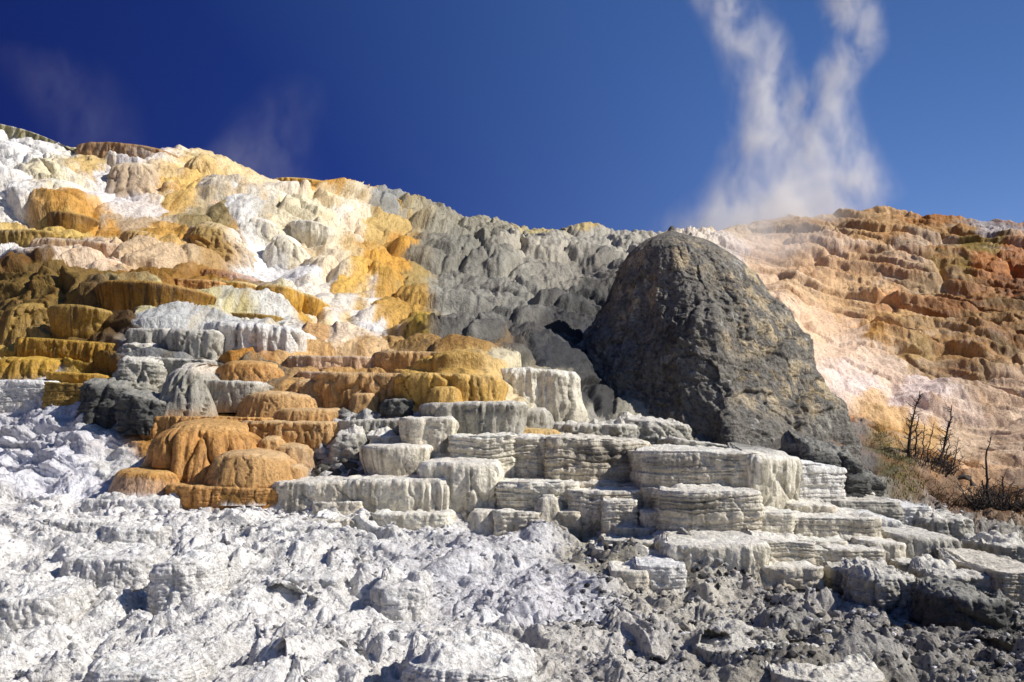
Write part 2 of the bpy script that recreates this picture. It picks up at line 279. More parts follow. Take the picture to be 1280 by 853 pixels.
# ------------------------------------------------------------ terrain sheet
def build_terrain():
    pxs = np.concatenate([np.arange(-600, -20, 6), np.arange(-20, 1300, 1.4), np.arange(1300, 1901, 6)])
    tv = np.concatenate([np.linspace(0, 1, 70)[:-1] * 0.30, 0.30 + 0.30 * np.linspace(0, 1, 430)[:-1], 0.60 + 0.40 * np.linspace(0, 1, 370)])
    # rows: 1200 -> 865 coarse, 865 -> ridge fine
    PX = np.repeat(pxs[None, :], len(tv), 0); rid = np.interp(pxs, [a for a, b in RIDGE], [b for a, b in RIDGE])[None, :]
    t = tv[:, None]
    PY = np.where(t < 0.30, 1200 - (1200 - 865) * (t / 0.30), np.where(t < 0.6, 865 - 225 * (t - 0.3) / 0.3, 640 + (rid - 640) * np.clip((t - 0.60) / 0.40, 0, 1)))
    Y = Yb(PX, PY)
    x, y, z = at(PX, PY, Y)
    P = np.stack([x, y, z], -1)
    # back slope behind the ridge
    nb = 26; kk = np.arange(1, nb + 1)[:, None]
    top = P[-1]; d = top[:, :2] / np.linalg.norm(top[:, :2], axis=1)[:, None]
    adv = (kk / nb) ** 2 * 45; dz = -(adv * 0.12 + adv ** 2 * 0.006)
    B = np.zeros((nb, P.shape[1], 3)); B[..., 0] = top[None, :, 0] + d[None, :, 0] * adv; B[..., 1] = top[None, :, 1] + d[None, :, 1] * adv; B[..., 2] = np.maximum(top[None, :, 2] + dz, -3)
    P = np.concatenate([P, B], 0); PX = np.concatenate([PX, np.repeat(PX[-1:], nb, 0)]); PY = np.concatenate([PY, np.repeat(PY[-1:], nb, 0)])
    gy = np.gradient(P, axis=0); gx = np.gradient(P, axis=1)
    n = np.cross(gx, gy); n /= np.linalg.norm(n, axis=-1)[..., None] + 1e-9
    n[n[..., 2] < 0] *= -1
    x, y, z = [P[..., i].astype(F) for i in range(3)]
    px, py = PX.astype(F), PY.astype(F)
    yk = y
    # --- region masks
    right = sstep(860, 960, px) * sstep(655, 610, py) * sstep(22, 28, y)
    ground = sstep(600, 660, py + 60 * sstep(200, 0, px)) * (1 - right)
    leftchalk = blob(px, py, [(40, 560, 130, 70)])
    ground = np.maximum(ground, leftchalk)
    grayhill = blob(px, py, [(640, 350, 120, 90), (700, 420, 90, 60), (560, 390, 50, 60), (740, 320, 80, 40)]) * (1 - right)
    hill = np.clip(1 - ground, 0, 1)
    # --- hill: bulbous lobes
    def lobes(a, b, seed, skew=0.5, flute=0.0):
        f1, f2, idr, ox, oy = worley(a, b, seed)
        dome = np.sqrt(np.clip(1 - np.clip(f1 / 0.78, 0, 1) ** 2, 0, 1)) * sstep(0.0, 0.16, f2 - f1 + 0.02)
        return dome * (1 - np.minimum(skew, np.where(px > 860, 0.25, 1)) * np.clip(oy + 0.25, -0.5, 0.75)) * (0.6 + 0.55 * idr), idr, ox, oy
    a = x + 0.35 * fbm(x * .5, y * .5, z * .5, 3, seed=3) * 2; b = z * 1.05 + y * 0.35 + 0.5 * fbm(x * .5, y * .5, z * .5, 3, seed=4)
    ra, rb = a * 0.88 - b * 0.47, a * 0.40 + b * 0.92            # ledges of the right hill sink towards the right
    sA = np.where(px > 860, 1.0, 0.0)
    A = a * (1 - sA) + (ra * 0.75) * sA; Bc = b * (1 - sA) + (rb * 1.3) * sA
    L1, id1, o1, oy1 = lobes(A / (2.9 + 1.2 * sA), Bc / (2.6 + 0.2 * sA), 1, 0.7); L2, id2, o2, oy2 = lobes(A / (1.35 + 1.0 * sA), Bc / 1.3, 2, 0.6); L3, id3, o3, oy3 = lobes(A / 0.6, Bc / 0.6, 3, 0.4)
    big = fbm(x * .18, y * .18, z * .25, 3, seed=5)
    amp = np.clip(y / 34, 0.5, 1.5)
    rough = fbm(x * 3, y * 3, z * 3, 5, 0.6, seed=6)
    smoothw = blob(px, py, [(150, 260, 60, 35), (340, 335, 40, 35), (420, 400, 50, 30), (470, 425, 40, 15), (1020, 420, 60, 60), (1100, 480, 80, 40), (1200, 550, 90, 40), (330, 240, 60, 15), (945, 340, 40, 60)])
    hamp = (0.62 + 0.1 * grayhill) * (1 - 0.6 * smoothw) * (0.35 + 0.65 * np.concatenate([sstep(0, 26, PY[:-nb] - rid), np.zeros((nb, PX.shape[1]))])) * (1 - 0.25 * right)
    # drip flutes: long thin ridges down the slope
    fl = perlin(x * 5.0 + L2 * 2, z * 0.7, y * 0.7) + 0.5 * perlin(x * 11 + L3 * 2, z * 1.2, y * 1.2)
    h_hill = hamp * (L1 * 0.85 + L2 * (0.46 - 0.26 * right - 0.12 * grayhill) * (0.3 + id1) + L3 * 0.07 * id2) * amp + big * 0.9 + fl * 0.065 * amp * (1 - .4 * smoothw) + 0.05 * amp * np.abs(perlin(x * 3.4 + L2, z * 1.1, y * .8)) * (1 - right) + rough * 0.055 * amp + crust(x * .6, y * .6, z * .6) * 0.7 * blob(px, py, [(690, 425, 80, 35), (600, 430, 60, 25)]) * (1 - right)
    # --- right hill: stacked overhanging drapes
    hr = rb + 0.25 * fbm(x * .35, y * .35, z * .35, 4, seed=9) * 4
    def saw(t, s=0.78):
        f = t - np.floor(t); return np.where(f < s, (f / s) ** 1.5, (1 - f) / (1 - s))
    drape = saw(hr / 1.9) * 0.35 + saw(hr / 0.83 + 0.4 * big * 4) * 0.15
    h_hill = h_hill * (1 - 0.35 * right) + right * drape * 1.25 * (1 - 0.7 * smoothw) + right * L1 * 0.3 * (1 - .6 * smoothw)
    hl = b + 0.12 * a + 0.3 * fbm(x * .4, y * .4, z * .4, 4, seed=10) * 4
    h_hill = h_hill + (1 - right) * (saw(hl / 1.7) * 0.50 + saw(hl / 0.7 + big * 3) * 0.13) * (1 - 0.35 * grayhill) * (1 - 0.7 * smoothw) * hamp
    # --- ground: crumbling crust, small steps, pits
    tz = z + 0.35 * fbm(x * .45, y * .45, z * .45, 4, seed=11)
    st = tz / 0.2; fr = st - np.floor(st)
    step_o = np.where(fr < 0.85, fr / 0.85, (1 - fr) / 0.15)
    bigg = fbm(x * .42, y * .42, z * .42, 4, 0.55, seed=14); mid = fbm(x * 1.25, y * 1.25, z * 1.25, 3, 0.5, seed=18); mid = np.sign(mid) * np.abs(mid) ** 0.7
    quiet = blob(px, py, [(540, 740, 60, 60), (640, 690, 60, 25), (600, 655, 120, 12), (720, 720, 60, 40)])
    gk = (1 - 0.5 * quiet)
    h_gr = bigg * 0.55 + gk * (mid * 0.18 + crust(x, y, z))
    near = sstep(0.5, 9, y); h_gr = h_gr * (0.35 + 0.65 * near)
    foot = blob(px, py, [(800, 540, 110, 24), (930, 552, 130, 24), (1030, 590, 70, 30)]) * (1 - right)
    h = h_hill * hill * sstep(0, 6, np.maximum(y - 16, 0)) * (1 - 0.9 * foot) + h_gr * ground + foot * (crust(x, y, z) * 0.8 - 0.5)
    # broad swells must not lift the foreground above the view
    P2 = P + n * h[..., None]
    # steps lean out towards the viewer
    P2[..., 1] -= ground * step_o * 0.36 * (0.4 + 0.6 * sstep(-0.3, 0.4, bigg + 0.1)) * near
    # terraces: the body of the hill lies a little behind the blocks that front it
    terr = blob(px, py, [(150, 420, 230, 80), (300, 530, 180, 90), (480, 500, 160, 60), (640, 560, 200, 90), (850, 600, 230, 60), (1040, 650, 130, 40)]) * (1 - grayhill)
    ts = (z + 0.3 * fbm(x * .6, y * .6, z * .6, 4, seed=61)) / 0.5; tf = ts - np.floor(ts)
    P2[..., 1] += terr * 0.45 - terr * (1 - ground) * np.where(tf < .85, (tf / .85) ** .7, (1 - tf) / .15) * 0.32
    P2[..., 2] -= terr * 0.12
    far = np.concatenate([np.zeros(P.shape[0] - nb), np.ones(nb)])[:, None]
    # --- colour
    # stains keep to the lobes they run over
    kc = (0.75 * hill * (1 - 0.5 * right) * (1 - grayhill) * sstep(16, 20, y) * 0.6).astype(F); sc_ = FPX / np.maximum(y, 4)
    C = terrain_col(px - kc * o2 * 1.35 * sc_, py + kc * oy2 * 0.8 * sc_, P)
    tone = 1 + 0.16 * fbm(x * 1.6, y * 1.6, z * 1.6, 5, 0.6, seed=21)[..., None] + 0.10 * (id2[..., None] - 0.5) * hill[..., None]
    C = C * tone
    # water stains run down the flowstone; brown and pale bands follow the right hill's ledges
    stn = sstep(0.15, 0.7, perlin(x * 2.2, z * 0.35, y * 0.35) + 0.5 * perlin(x * 6, z * 0.9, y * 0.9)) * hill * (1 - grayhill)
    ssrc = np.where(px > 860, 0.8, 1.0) * (C[..., 0] < 0.75)
    C = C * (1 - (stn * ssrc)[..., None] * np.array([0.16, 0.24, 0.38]))
    bd = sstep(0.0, 0.42, fbm(ra * .28, hr * 1.3, z * .2, 5, 0.62, seed=41)) * right * (1 - 0.85 * smoothw) * 0.8
    C = C * (1 - bd[..., None]) + lin((160, 98, 48)) * bd[..., None]
    C = C * (1 + right[..., None] * np.array([0.03, -0.05, 0.0]))
    bw = sstep(0.12, 0.42, fbm(ra * .4 + 30, hr * 1.6, z * .2, 5, 0.62, seed=42)) * right * 0.3
    C = C * (1 - bw[..., None]) + lin((214, 200, 184)) * bw[..., None]
    # dry lichen and weathering on the crust, more of it to the right
    gd = sstep(600, 1250, px + 60 * bigg)
    lich = sstep(0.18 - 0.42 * gd, 0.52 - 0.2 * gd, fbm(x * 1.5, y * 1.5, z * 1.5, 6, 0.68, seed=23)) * (0.2 + 0.28 * gd)
    lich2 = sstep(0.05 - 0.2 * gd, 0.4, fbm(x * 9, y * 9, z * 9, 3, 0.7, seed=24)) * (0.15 + 0.2 * gd)
    C = C * (1 - (np.clip(lich + lich2, 0, 0.85) * ground)[..., None] * np.array([0.86, 0.86, 0.84]))
    gl = sstep(0.05, 0.5, fbm(x * 1.2, y * 1.2, z * 1.2, 5, 0.65, seed=25)) * grayhill * 0.35
    C = C * (1 - gl[..., None])
    # pale powder
    pw = sstep(0.1, 0.45, fbm(x * 0.8, y * 0.8, z * 0.8, 4, seed=26)) * ground * 0.35 * gd
    C = C * (1 - pw[..., None]) + np.array([0.73, 0.72, 0.71]) * pw[..., None]
    # --- cut into ground and two hills
    rowG = int(np.argmin(np.abs(PY[:860, 900] - 655))); colR = int(np.argmin(np.abs(pxs - 850)))
    def cut(name, r0, r1, c0, c1, mat, label):
        V = P2[r0:r1 + 1, c0:c1 + 1]; o = mesh(name, V, gridq(V.shape[0], V.shape[1])[:, ::-1], C[r0:r1 + 1, c0:c1 + 1], mat); tag(o, label, None, None, 'structure'); return o
    R = P2.shape[0] - 1; Cn = P2.shape[1] - 1
    cut('ground', 0, rowG, 0, Cn, M_CHALK, 'crumbling chalk white travertine ground rising towards the terraces')
    cut('hill', rowG, R, 0, colR, M_FLOW, 'left hill of white, gold and grey flowstone')
    cut('hill', rowG, R, colR, Cn, M_FLOW, 'right hill of cream and rust flowstone under the big steam plume')
    return P2, PX, PY
TP, TPX, TPY = build_terrain()
_V = [(-6000, -6000, -1.6), (6000, -6000, -1.6), (6000, 6000, -1.6), (-6000, 6000, -1.6)]
pl = mesh('plain', _V, [[0, 1, 2, 3]], np.tile(lin((150, 135, 105)), (4, 1)), M_CHALK); tag(pl, 'flat pale plain around the springs', None, None, 'structure')
def surf(px, py):
    """point of the built terrain seen in this direction (nearest vertex, for planting)"""
    j = int(np.argmin(np.abs(TPX[0] - px))); i = int(np.argmin(np.abs(TPY[:860, j] - py))); return Vector(TP[i, j])
# ------------------------------------------------------------ terraces and mounds
PAL = {  # rim/top, face upper, face lower, streaks
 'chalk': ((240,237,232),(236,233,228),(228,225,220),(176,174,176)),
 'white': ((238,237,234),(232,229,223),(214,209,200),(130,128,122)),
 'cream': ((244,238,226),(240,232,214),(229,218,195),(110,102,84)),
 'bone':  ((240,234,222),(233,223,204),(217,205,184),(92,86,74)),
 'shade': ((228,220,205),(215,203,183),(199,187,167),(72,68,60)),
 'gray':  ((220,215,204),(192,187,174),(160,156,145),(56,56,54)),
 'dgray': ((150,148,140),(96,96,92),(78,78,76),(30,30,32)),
 'orange':((214,162,108),(198,136,80),(178,114,60),(124,76,40)),
 'rust':  ((196,120,48),(180,92,24),(150,74,22),(92,44,16)),
 'gold':  ((222,196,140),(200,142,44),(206,150,58),(140,86,26)),
 'mustard':((206,160,74),(184,132,44),(160,108,34),(76,48,16)),
 'olive': ((182,146,80),(150,112,50),(170,130,62),(64,44,20)),
 'speckle':((214,186,146),(196,156,100),(160,112,56),(96,62,30)),
 'brown': ((150,104,44),(110,70,26),(132,84,30),(54,36,16)),
 'streak':((196,150,78),(118,72,24),(172,122,40),(60,36,16)),
 'tan':   ((222,184,144),(208,162,118),(188,138,92),(128,84,46)),
 'pink':  ((228,206,188),(218,182,156),(206,158,126),(150,104,72)),
 'cap':   ((178,122,54),(150,92,38),(196,140,76),(92,56,26)),
 'algae': ((226,220,200),(150,140,88),(182,168,120),(70,64,40)),
 'honey': ((218,176,112),(208,158,84),(196,148,66),(150,104,46)),
}
STYLE = {  # taper/flare, lip, lobes, flutes, crust, superellipse power, top rise
 'block':  dict(tp=0.05, lip=0.03, lob=0.05, lw=0.8, fl=0.012, cr=0.030, n=4.5, rise=0.04),
 'bucket': dict(tp=0.38, lip=0.05, lob=0.05, lw=0.7, fl=0.030, cr=0.012, n=2.3, rise=0.05),
 'drip':   dict(tp=0.10, lip=0.04, lob=0.10, lw=0.45, fl=0.040, cr=0.016, n=3.4, rise=0.10),
 'dome':   dict(tp=-0.35, lip=0.9, lob=0.10, lw=0.42, fl=0.026, cr=0.014, n=2.3, rise=0.22),
 'slab':   dict(tp=0.10, lip=0.10, lob=0.12, lw=1.2, fl=0.008, cr=0.030, n=4.0, rise=0.05),
 'rough':  dict(tp=-0.25, lip=0.25, lob=0.30, lw=0.9, fl=0.015, cr=0.085, n=2.6, rise=0.20),
}
_tc = [0]
k_wide = lambda s: s in ('block', 'drip', 'slab')
def terrace(name, label, cat, group, x0, y0, x1, y1, yb, style='block', pal='cream', arch=0, dy=0.0, off=0.0, D=None, stain=0.0, over=None, top=True, mat=None, ck=None):
    """A terrace block. x0,y0 - x1,y1: its rim; yb: its foot; arch: rim raised in the middle (px); dy: right end nearer(-)/farther(+), m"""
    _tc[0] += 1; sd = _tc[0]
    st = dict(STYLE[style]); st.update(over or {})
    xc = (x0 + x1) / 2; ytop = min(y0, y1)
    Yf = float(Yb(xc, yb)) - 0.15 + off
    if D is None: D = max(0.5, (float(Yb(xc, ytop)) - Yf) + 0.8)
    wpx = x1 - x0; m_px = Yf / FPX
    D = min(D, max(wpx * m_px * 0.75, 0.4) + 1.2)
    hw = wpx * m_px / 2 * (1 + 0.18 * D / Yf) * (1.10 if k_wide(style) else 1.03)
    ext = 0.5 if style != 'block' else 0.7
    ns = int(np.clip((wpx + 2 * ext * D / m_px * 0.5) / 0.95, 30, 420)); n = st['n']
    ph = np.linspace(-math.pi / 2, math.pi / 2, 2000)
    sx = np.sign(np.sin(ph)) * np.abs(np.sin(ph)) ** (2 / n); sy = 1 - np.abs(np.cos(ph)) ** (2 / n)
    Xp = hw * sx; Yp = min(D, hw * (0.5 if k_wide(style) else 1.0)) * sy
    Xp = np.concatenate([[Xp[0]], Xp, [Xp[-1]]]); Yp = np.concatenate([[max(D, Yp[0] + .01)], Yp, [max(D, Yp[-1] + .01)]])
    s = np.concatenate([[0], np.cumsum(np.hypot(np.diff(Xp), np.diff(Yp)))]); si = np.linspace(0, s[-1], ns)
    X = np.interp(si, s, Xp); Yo = np.interp(si, s, Yp)
    tx = np.gradient(X); ty = np.gradient(Yo); L = np.hypot(tx, ty) + 1e-9; nx, ny = ty / L, -tx / L    # outward
    cxw, _, _ = at(xc, ytop, Yf)
    wx = float(cxw) + X; wy = Yf + Yo + dy * (X / hw)
    u = np.clip(X / hw, -1, 1)
    pyr = y0 + (y1 - y0) * (u + 1) / 2 - arch * (1 - u * u)
    _, _, zt = at(xc, pyr, Yf); _, _, zb = at(xc, yb, Yf)
    h = float(np.mean(zt) - zb)
    zb = zb - (0.5 if style in ('dome', 'rough') else 0.18) * h - 0.1
    nv = int(np.clip((yb - ytop) * 1.35, 10, 200)); v = np.linspace(0, 1, nv)[:, None]
    # profile
    if style in ('dome', 'rough'):
        ro = st['lip'] * h * 0.45; o = ro * (np.sqrt(np.clip(1 - (1 - np.clip(v / 0.8, 0, 1)) ** 2, 0, 1)) - 1) - st['tp'] * h * 0.25 * v + (0.28 * h * np.clip((v - 0.35) / 0.65, 0, 1) ** 1.4 if style == 'dome' else 0)
    else:
        o = -st['tp'] * h * v ** 1.4 - st['lip'] * h * (1 - np.clip(v / 0.07, 0, 1)) ** 2
        o = o - 0.03 * h * (1 - np.cos(v * 9 + sd)) * 0.5
    Z = zt[None, :] * (1 - v) + zb * v
    S = np.repeat(si[None, :], nv, 0).astype(F); Zf = Z.astype(F)
    # lobes and flutes
    lw = st['lw'] * max(0.35, min(h, 1.6)); f1, f2, idr, ox, oy = worley(S / lw + 0.3 * perlin(S / lw, Zf / lw, sd) + sd * 3.7, Zf * 0.35 / lw + sd, sd)
    lob = np.sqrt(np.clip(1 - (f1 / 0.8) ** 2, 0, 1)) * sstep(0, 0.15, f2 - f1 + .03) - 0.5
    g1 = worley(S / (lw * 0.33) + sd, Zf * 0.22 / lw + 0.5 * v.astype(F), sd + 9); lob2 = np.sqrt(np.clip(1 - (g1[0] / 0.8) ** 2, 0, 1)) - .5
    q = m_px / 0.016
    fx = S / (0.055 * q); flu = perlin(fx + 1.6 * perlin(fx * .25, Zf * 1.8, sd), Zf * 1.1 + sd, sd * 1.7) + 0.7 * perlin(fx * 0.42, Zf * 0.5, sd * 2.1)
    flm = 0.25 + 1.5 * sstep(-0.3, 0.5, perlin(S / (0.5 * q) + sd * 3, Zf * 1.3, sd * .7)); flu = flu * flm
    X3 = (wx[None, :] + 0 * Z).astype(F); Y3 = (wy[None, :] + 0 * Z).astype(F)
    ckv = ck if ck is not None else {'rough': .7, 'slab': .5, 'block': .32, 'drip': .22, 'dome': .06, 'bucket': .05}[style] * (0.3 if pal in ('tan', 'orange', 'honey', 'pink', 'gold', 'mustard', 'olive') else 1)
    crs = crust(X3 / q, Y3 / q, Zf / q) * q * ckv
    cr = fbm(X3 * 4 / q, Y3 * 4 / q, Zf * 4 / q, 5, 0.62, seed=sd); cr2 = fbm(X3 * 1.1, Y3 * 1.1, Zf * 1.1, 3, seed=sd + 5)
    hh = min(h, 2.0)
    body = sstep(0.0, 0.12, v)
    v2 = 0.5 + 0.5 * perlin(X3 * 0.9 / max(hh, .4), Zf * .3, sd + 77); disp = ((0.35 + 1.1 * v2) * st['lob'] * hh * (lob * 1.0 + lob2 * 0.35) * (0.25 + 0.75 * body) + st['fl'] * q * flu * (0.35 + body) + st['cr'] * q * cr * 1.6 + 0.14 * hh * cr2 + crs)
    # ledge lines where the block has broken along its layers
    if style in ('block', 'slab', 'rough'):
        lay = np.abs(perlin(Zf * 5 / max(h, .4) + 0.8 * cr2, X3 * 0.25, sd)); disp = disp - 0.05 * hh * np.exp(-(lay / 0.06) ** 2) - 0.03 * hh * np.exp(-(perlin(Zf * 11 / max(h, .4) + cr2, X3 * 0.5, sd + 3) / 0.09) ** 2)
        chips = sstep(0.25, 0.5, fbm(X3 * 1.8, Y3 * 1.8, Zf * 2.6, 4, 0.6, seed=sd + 31)); disp = disp - 0.10 * hh * chips
    # low wandering of the rim
    rimz = 0.035 * h * fbm(X3[0] * 1.6, Y3[0] * 1.6, sd, 4, 0.6, seed=sd) * (1 if style != 'bucket' else 0.4)
    Zs = Z + (rimz[None, :] + 0.02 * q * cr[0][None, :] * (style in ('block', 'rough', 'slab'))) * (1 - v)
    PX3 = wx[None, :] + nx[None, :] * (o + disp); PY3 = wy[None, :] + ny[None, :] * (o + disp)
    Fv = np.stack([PX3, PY3, Zs], -1)
    # cap
    nc = int(np.clip(D / m_px * (0.5 if ck else 0.15) + 8, 8, 90)); wv = (np.linspace(0, 1, nc)[:, None]) ** 1.3
    rim = Fv[0]
    capr = min(st['rise'] * D, 0.22 * h)
    tgt = np.stack([float(cxw) + (rim[:, 0] - float(cxw)) * 0.55, np.full(ns, Yf + max(D, 1) * 1.25), rim[:, 2] + capr], -1)
    Cv = rim[None] * (1 - wv[..., None]) + tgt[None] * wv[..., None]
    if style in ('dome', 'rough'): Cv[..., 2] = rim[None, :, 2] + (capr * 0.6 + 0.12 * h) * np.sqrt(np.clip(1 - (1 - wv) ** 2, 0, 1))
    cn = fbm(Cv[..., 0] * 3, Cv[..., 1] * 3, Cv[..., 2] * 3, 4, 0.6, seed=sd + 2)
    Cv[..., 2] += (cn * (0.03 + st['cr'] * 1.2) + crust(Cv[..., 0].astype(F), Cv[..., 1].astype(F), Cv[..., 2].astype(F)) * ckv) * sstep(0, 0.15, wv)
    # colours
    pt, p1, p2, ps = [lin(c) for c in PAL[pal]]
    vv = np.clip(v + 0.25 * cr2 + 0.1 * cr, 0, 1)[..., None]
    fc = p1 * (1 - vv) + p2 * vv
    k1 = sstep(0.05, 0.6, perlin(fx * .33 + sd, Zf * 0.35, 3.3) + 0.55 * perlin(fx * 1.0, Zf * 0.7, 9.1) + 0.5 * cr)
    sa = {'bucket': 0.9, 'drip': 0.65, 'block': 0.35, 'dome': 0.5, 'slab': 0.4, 'rough': 0.45}[style]
    if pal == 'white': sa *= 0.5
    k1 = (k1 * sa * (0.35 + 0.65 * body))[..., None]; fc = fc * (1 - k1) + ps * k1
    k2 = sstep(0.25, 0.7, perlin(fx * .25 + 40, Zf * 0.3, sd) + 0.4 * perlin(fx * .9, Zf, 5.5))[..., None] * (0.5 if style in ('bucket', 'drip') else 0.25); fc = fc * (1 - k2) + pt * k2
    pat = sstep(0.1, 0.5, fbm(X3 * 2.2, Y3 * 2.2, Zf * 2.2, 5, 0.65, seed=sd + 40))[..., None] * 0.30; fc = fc * (1 - pat) + (ps * .6 + p1 * .4) * pat
    if stain:
        bnd = np.exp(-((v - 0.2 - 0.12 * cr2) / 0.14) ** 2) * sstep(-0.2, 0.3, cr2 + 0.4 * cr + 0.1) * stain
        fc = fc * (1 - bnd[..., None]) + lin((70, 66, 60)) * bnd[..., None]
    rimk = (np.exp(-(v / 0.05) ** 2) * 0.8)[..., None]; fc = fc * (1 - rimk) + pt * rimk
    fc = fc * (1 + 0.45 * cr[..., None])
    tcx = pt[None, None, :] * (1 + 0.2 * cn[..., None])
    # where the hill's own stain runs over the formation
    def stainmix(Pv, c, kk):
        a_, b_ = proj(Pv[..., 0], Pv[..., 1], Pv[..., 2]); tcol = terrain_col(a_.astype(F), b_.astype(F), Pv)
        return c * (1 - kk[..., None]) + tcol * kk[..., None]
    if style in ('dome', 'drip', 'bucket') and not pal == 'chalk':
        base_k = {'dome': 0.35, 'drip': 0.12, 'bucket': 0.05}[style] * (1.0 if ytop < 345 else 0.6)
        kf = np.clip(base_k + (0.75 if style == 'dome' else 0.35) * sstep(0.55, 0.95, v + 0.25 * cr2) + 0.35 * sstep(0.1, 0.5, cr2) * (ytop < 345), 0, 1)
        fc = stainmix(Fv, fc, kf.astype(F))
        if style != 'bucket': tcx = stainmix(Cv, tcx, np.clip(base_k + 0.65 * sstep(0.1, 0.9, wv) + 0 * cn, 0, 1))
    og = np.array([float(cxw), Yf, float(zb)])
    mt = mat or (M_WET if pal in ('orange', 'rust', 'gold', 'mustard', 'olive', 'brown', 'streak', 'honey', 'cap') else M_TERR)
    Qf = gridq(nv, ns); Qc = gridq(nc, ns)[:, ::-1]
    if top and wpx > 45:
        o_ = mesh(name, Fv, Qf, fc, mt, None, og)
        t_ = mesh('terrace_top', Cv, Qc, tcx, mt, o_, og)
    else:
        V = np.concatenate([Fv.reshape(-1, 3), Cv.reshape(-1, 3)]); Cc = np.concatenate([fc.reshape(-1, 3), tcx.reshape(-1, 3)])
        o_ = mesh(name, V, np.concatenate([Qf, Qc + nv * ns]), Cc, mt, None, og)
    tag(o_, label, cat, group); return o_

K = {'b': ('travertine_block', 'rock terrace', 'broken travertine blocks fronting the slope'),
     't': ('travertine_terrace', 'rock terrace', 'stepped mineral terraces on the left slope'),
     'm': ('travertine_mound', 'rock mound', 'rounded mounds of flowstone'),
     'l': ('travertine_ledge', 'rock ledge', 'low travertine ledges'),
     'r': ('crumbling_rock', 'rock', 'crumbling rocks among the terraces')}
def T(k, label, x0, y0, x1, y1, yb, style='block', pal='cream', **kw):
    nm, cat, gr = K[k]; return terrace(nm, label, cat, gr, x0, y0, x1, y1, yb, style, pal, **kw)
# ---- ridge and upper left
T('t', 'white-rimmed olive ribbed rim on the skyline at the far left edge', -40,150, 93,190, 176, 'drip', 'algae', arch=9, off=-.6, D=2, over=dict(lob=.03))
T('t', 'brown ribbed cap on the skyline, topmost terrace of the left hill', 90,178, 212,190, 210, 'drip', 'cap', arch=6, off=.2, over=dict(lob=.06))
T('m', 'tan lobed mound hanging just below the brown skyline cap', 124,200, 190,200, 240, 'dome', 'speckle', off=-.1)
T('m', 'arched cream dome with a dark hollow on the skyline, right of the brown cap', 222,192, 276,202, 240, 'dome', 'honey', arch=6, off=-.2)
T('m', 'small round tan knob inside the hollow under the arched dome', 202,224, 220,226, 243, 'dome', 'tan', off=-.3)
T('m', 'cream lobes below the arched dome, first mound right of the white trickle', 212,238, 284,244, 262, 'dome', 'pink', off=-.2)
T('m', 'mustard yellow knob between white mounds high on the left slope', 38,198, 100,202, 232, 'dome', 'mustard', arch=4)
T('m', 'white and tan dripping mound directly below the mustard yellow knob', 24,218, 98,228, 266, 'dome', 'cream', arch=2, off=-.3)
T('m', 'big smooth white mound at the left edge under the skyline', -30,172, 34,185, 228, 'dome', 'white', arch=4)
T('m', 'low white lobe beneath the white and tan dripping mound', 2,240, 62,244, 272, 'dome', 'white', arch=2, off=-.4)
T('m', 'upper white mound between skyline rim and mustard knob', 28,176, 80,188, 206, 'dome', 'white', off=.2)
T('t', 'dark brown bucket-shaped ledge above the pink terrace', 50,261, 106,266, 296, 'bucket', 'streak', off=-.3, over=dict(tp=.1))
T('l', 'pale yellow rounded shelf at the left edge above the mustard ledge', -20,268, 54,284, 290, 'dome', 'honey')
T('t', 'shaded mustard ledge at the left edge below the pale yellow shelf', -20,287, 56,287, 320, 'drip', 'olive')
T('t', 'wide pink and cream lobed terrace, the pinkest on the slope', 34,296, 158,306, 332, 'drip', 'pink', arch=2, over=dict(lob=.16, lw=.7))
T('m', 'pink lobe hanging on the right below the wide pink terrace', 84,316, 150,324, 346, 'dome', 'pink', off=-.3)
T('l', 'smooth snow white shelf at the left edge above the brown ledges', -30,312, 32,318, 345, 'dome', 'white')
T('l', 'smooth snow white shelf sloping down to the big brown bucket', 25,321, 140,342, 350, 'dome', 'white', off=-.2, over=dict(lob=.06))
T('m', 'golden lobed mound left of the speckled mound', 136,284, 216,298, 316, 'dome', 'honey', arch=3)
T('m', 'speckled brown cauliflower mound right of centre in the left slope', 222,276, 302,296, 330, 'dome', 'speckle', arch=8, over=dict(cr=.07), ck=.5)
T('m', 'gray-white smooth mushroom knob, left one of two below the white sheet', 292,270, 352,280, 300, 'dome', 'bone', arch=4, off=-.3)
T('m', 'cream mushroom knob with ribbed side, right one of two', 352,273, 412,278, 312, 'bucket', 'cream', arch=3, off=-.6, over=dict(tp=.3, lip=.3, lob=.1))
T('m', 'cream cone-shaped mound between the two mushroom knobs', 328,290, 382,305, 330, 'dome', 'cream', arch=4, off=-.5)
T('t', 'ochre ribbed rim on the skyline right of the thin steam', 342,222, 402,226, 240, 'drip', 'gold', arch=2, off=.3)
T('t', 'long ochre ribbed rim on the skyline descending to the grey hill', 400,224, 505,252, 254, 'drip', 'honey', arch=3, off=.3)
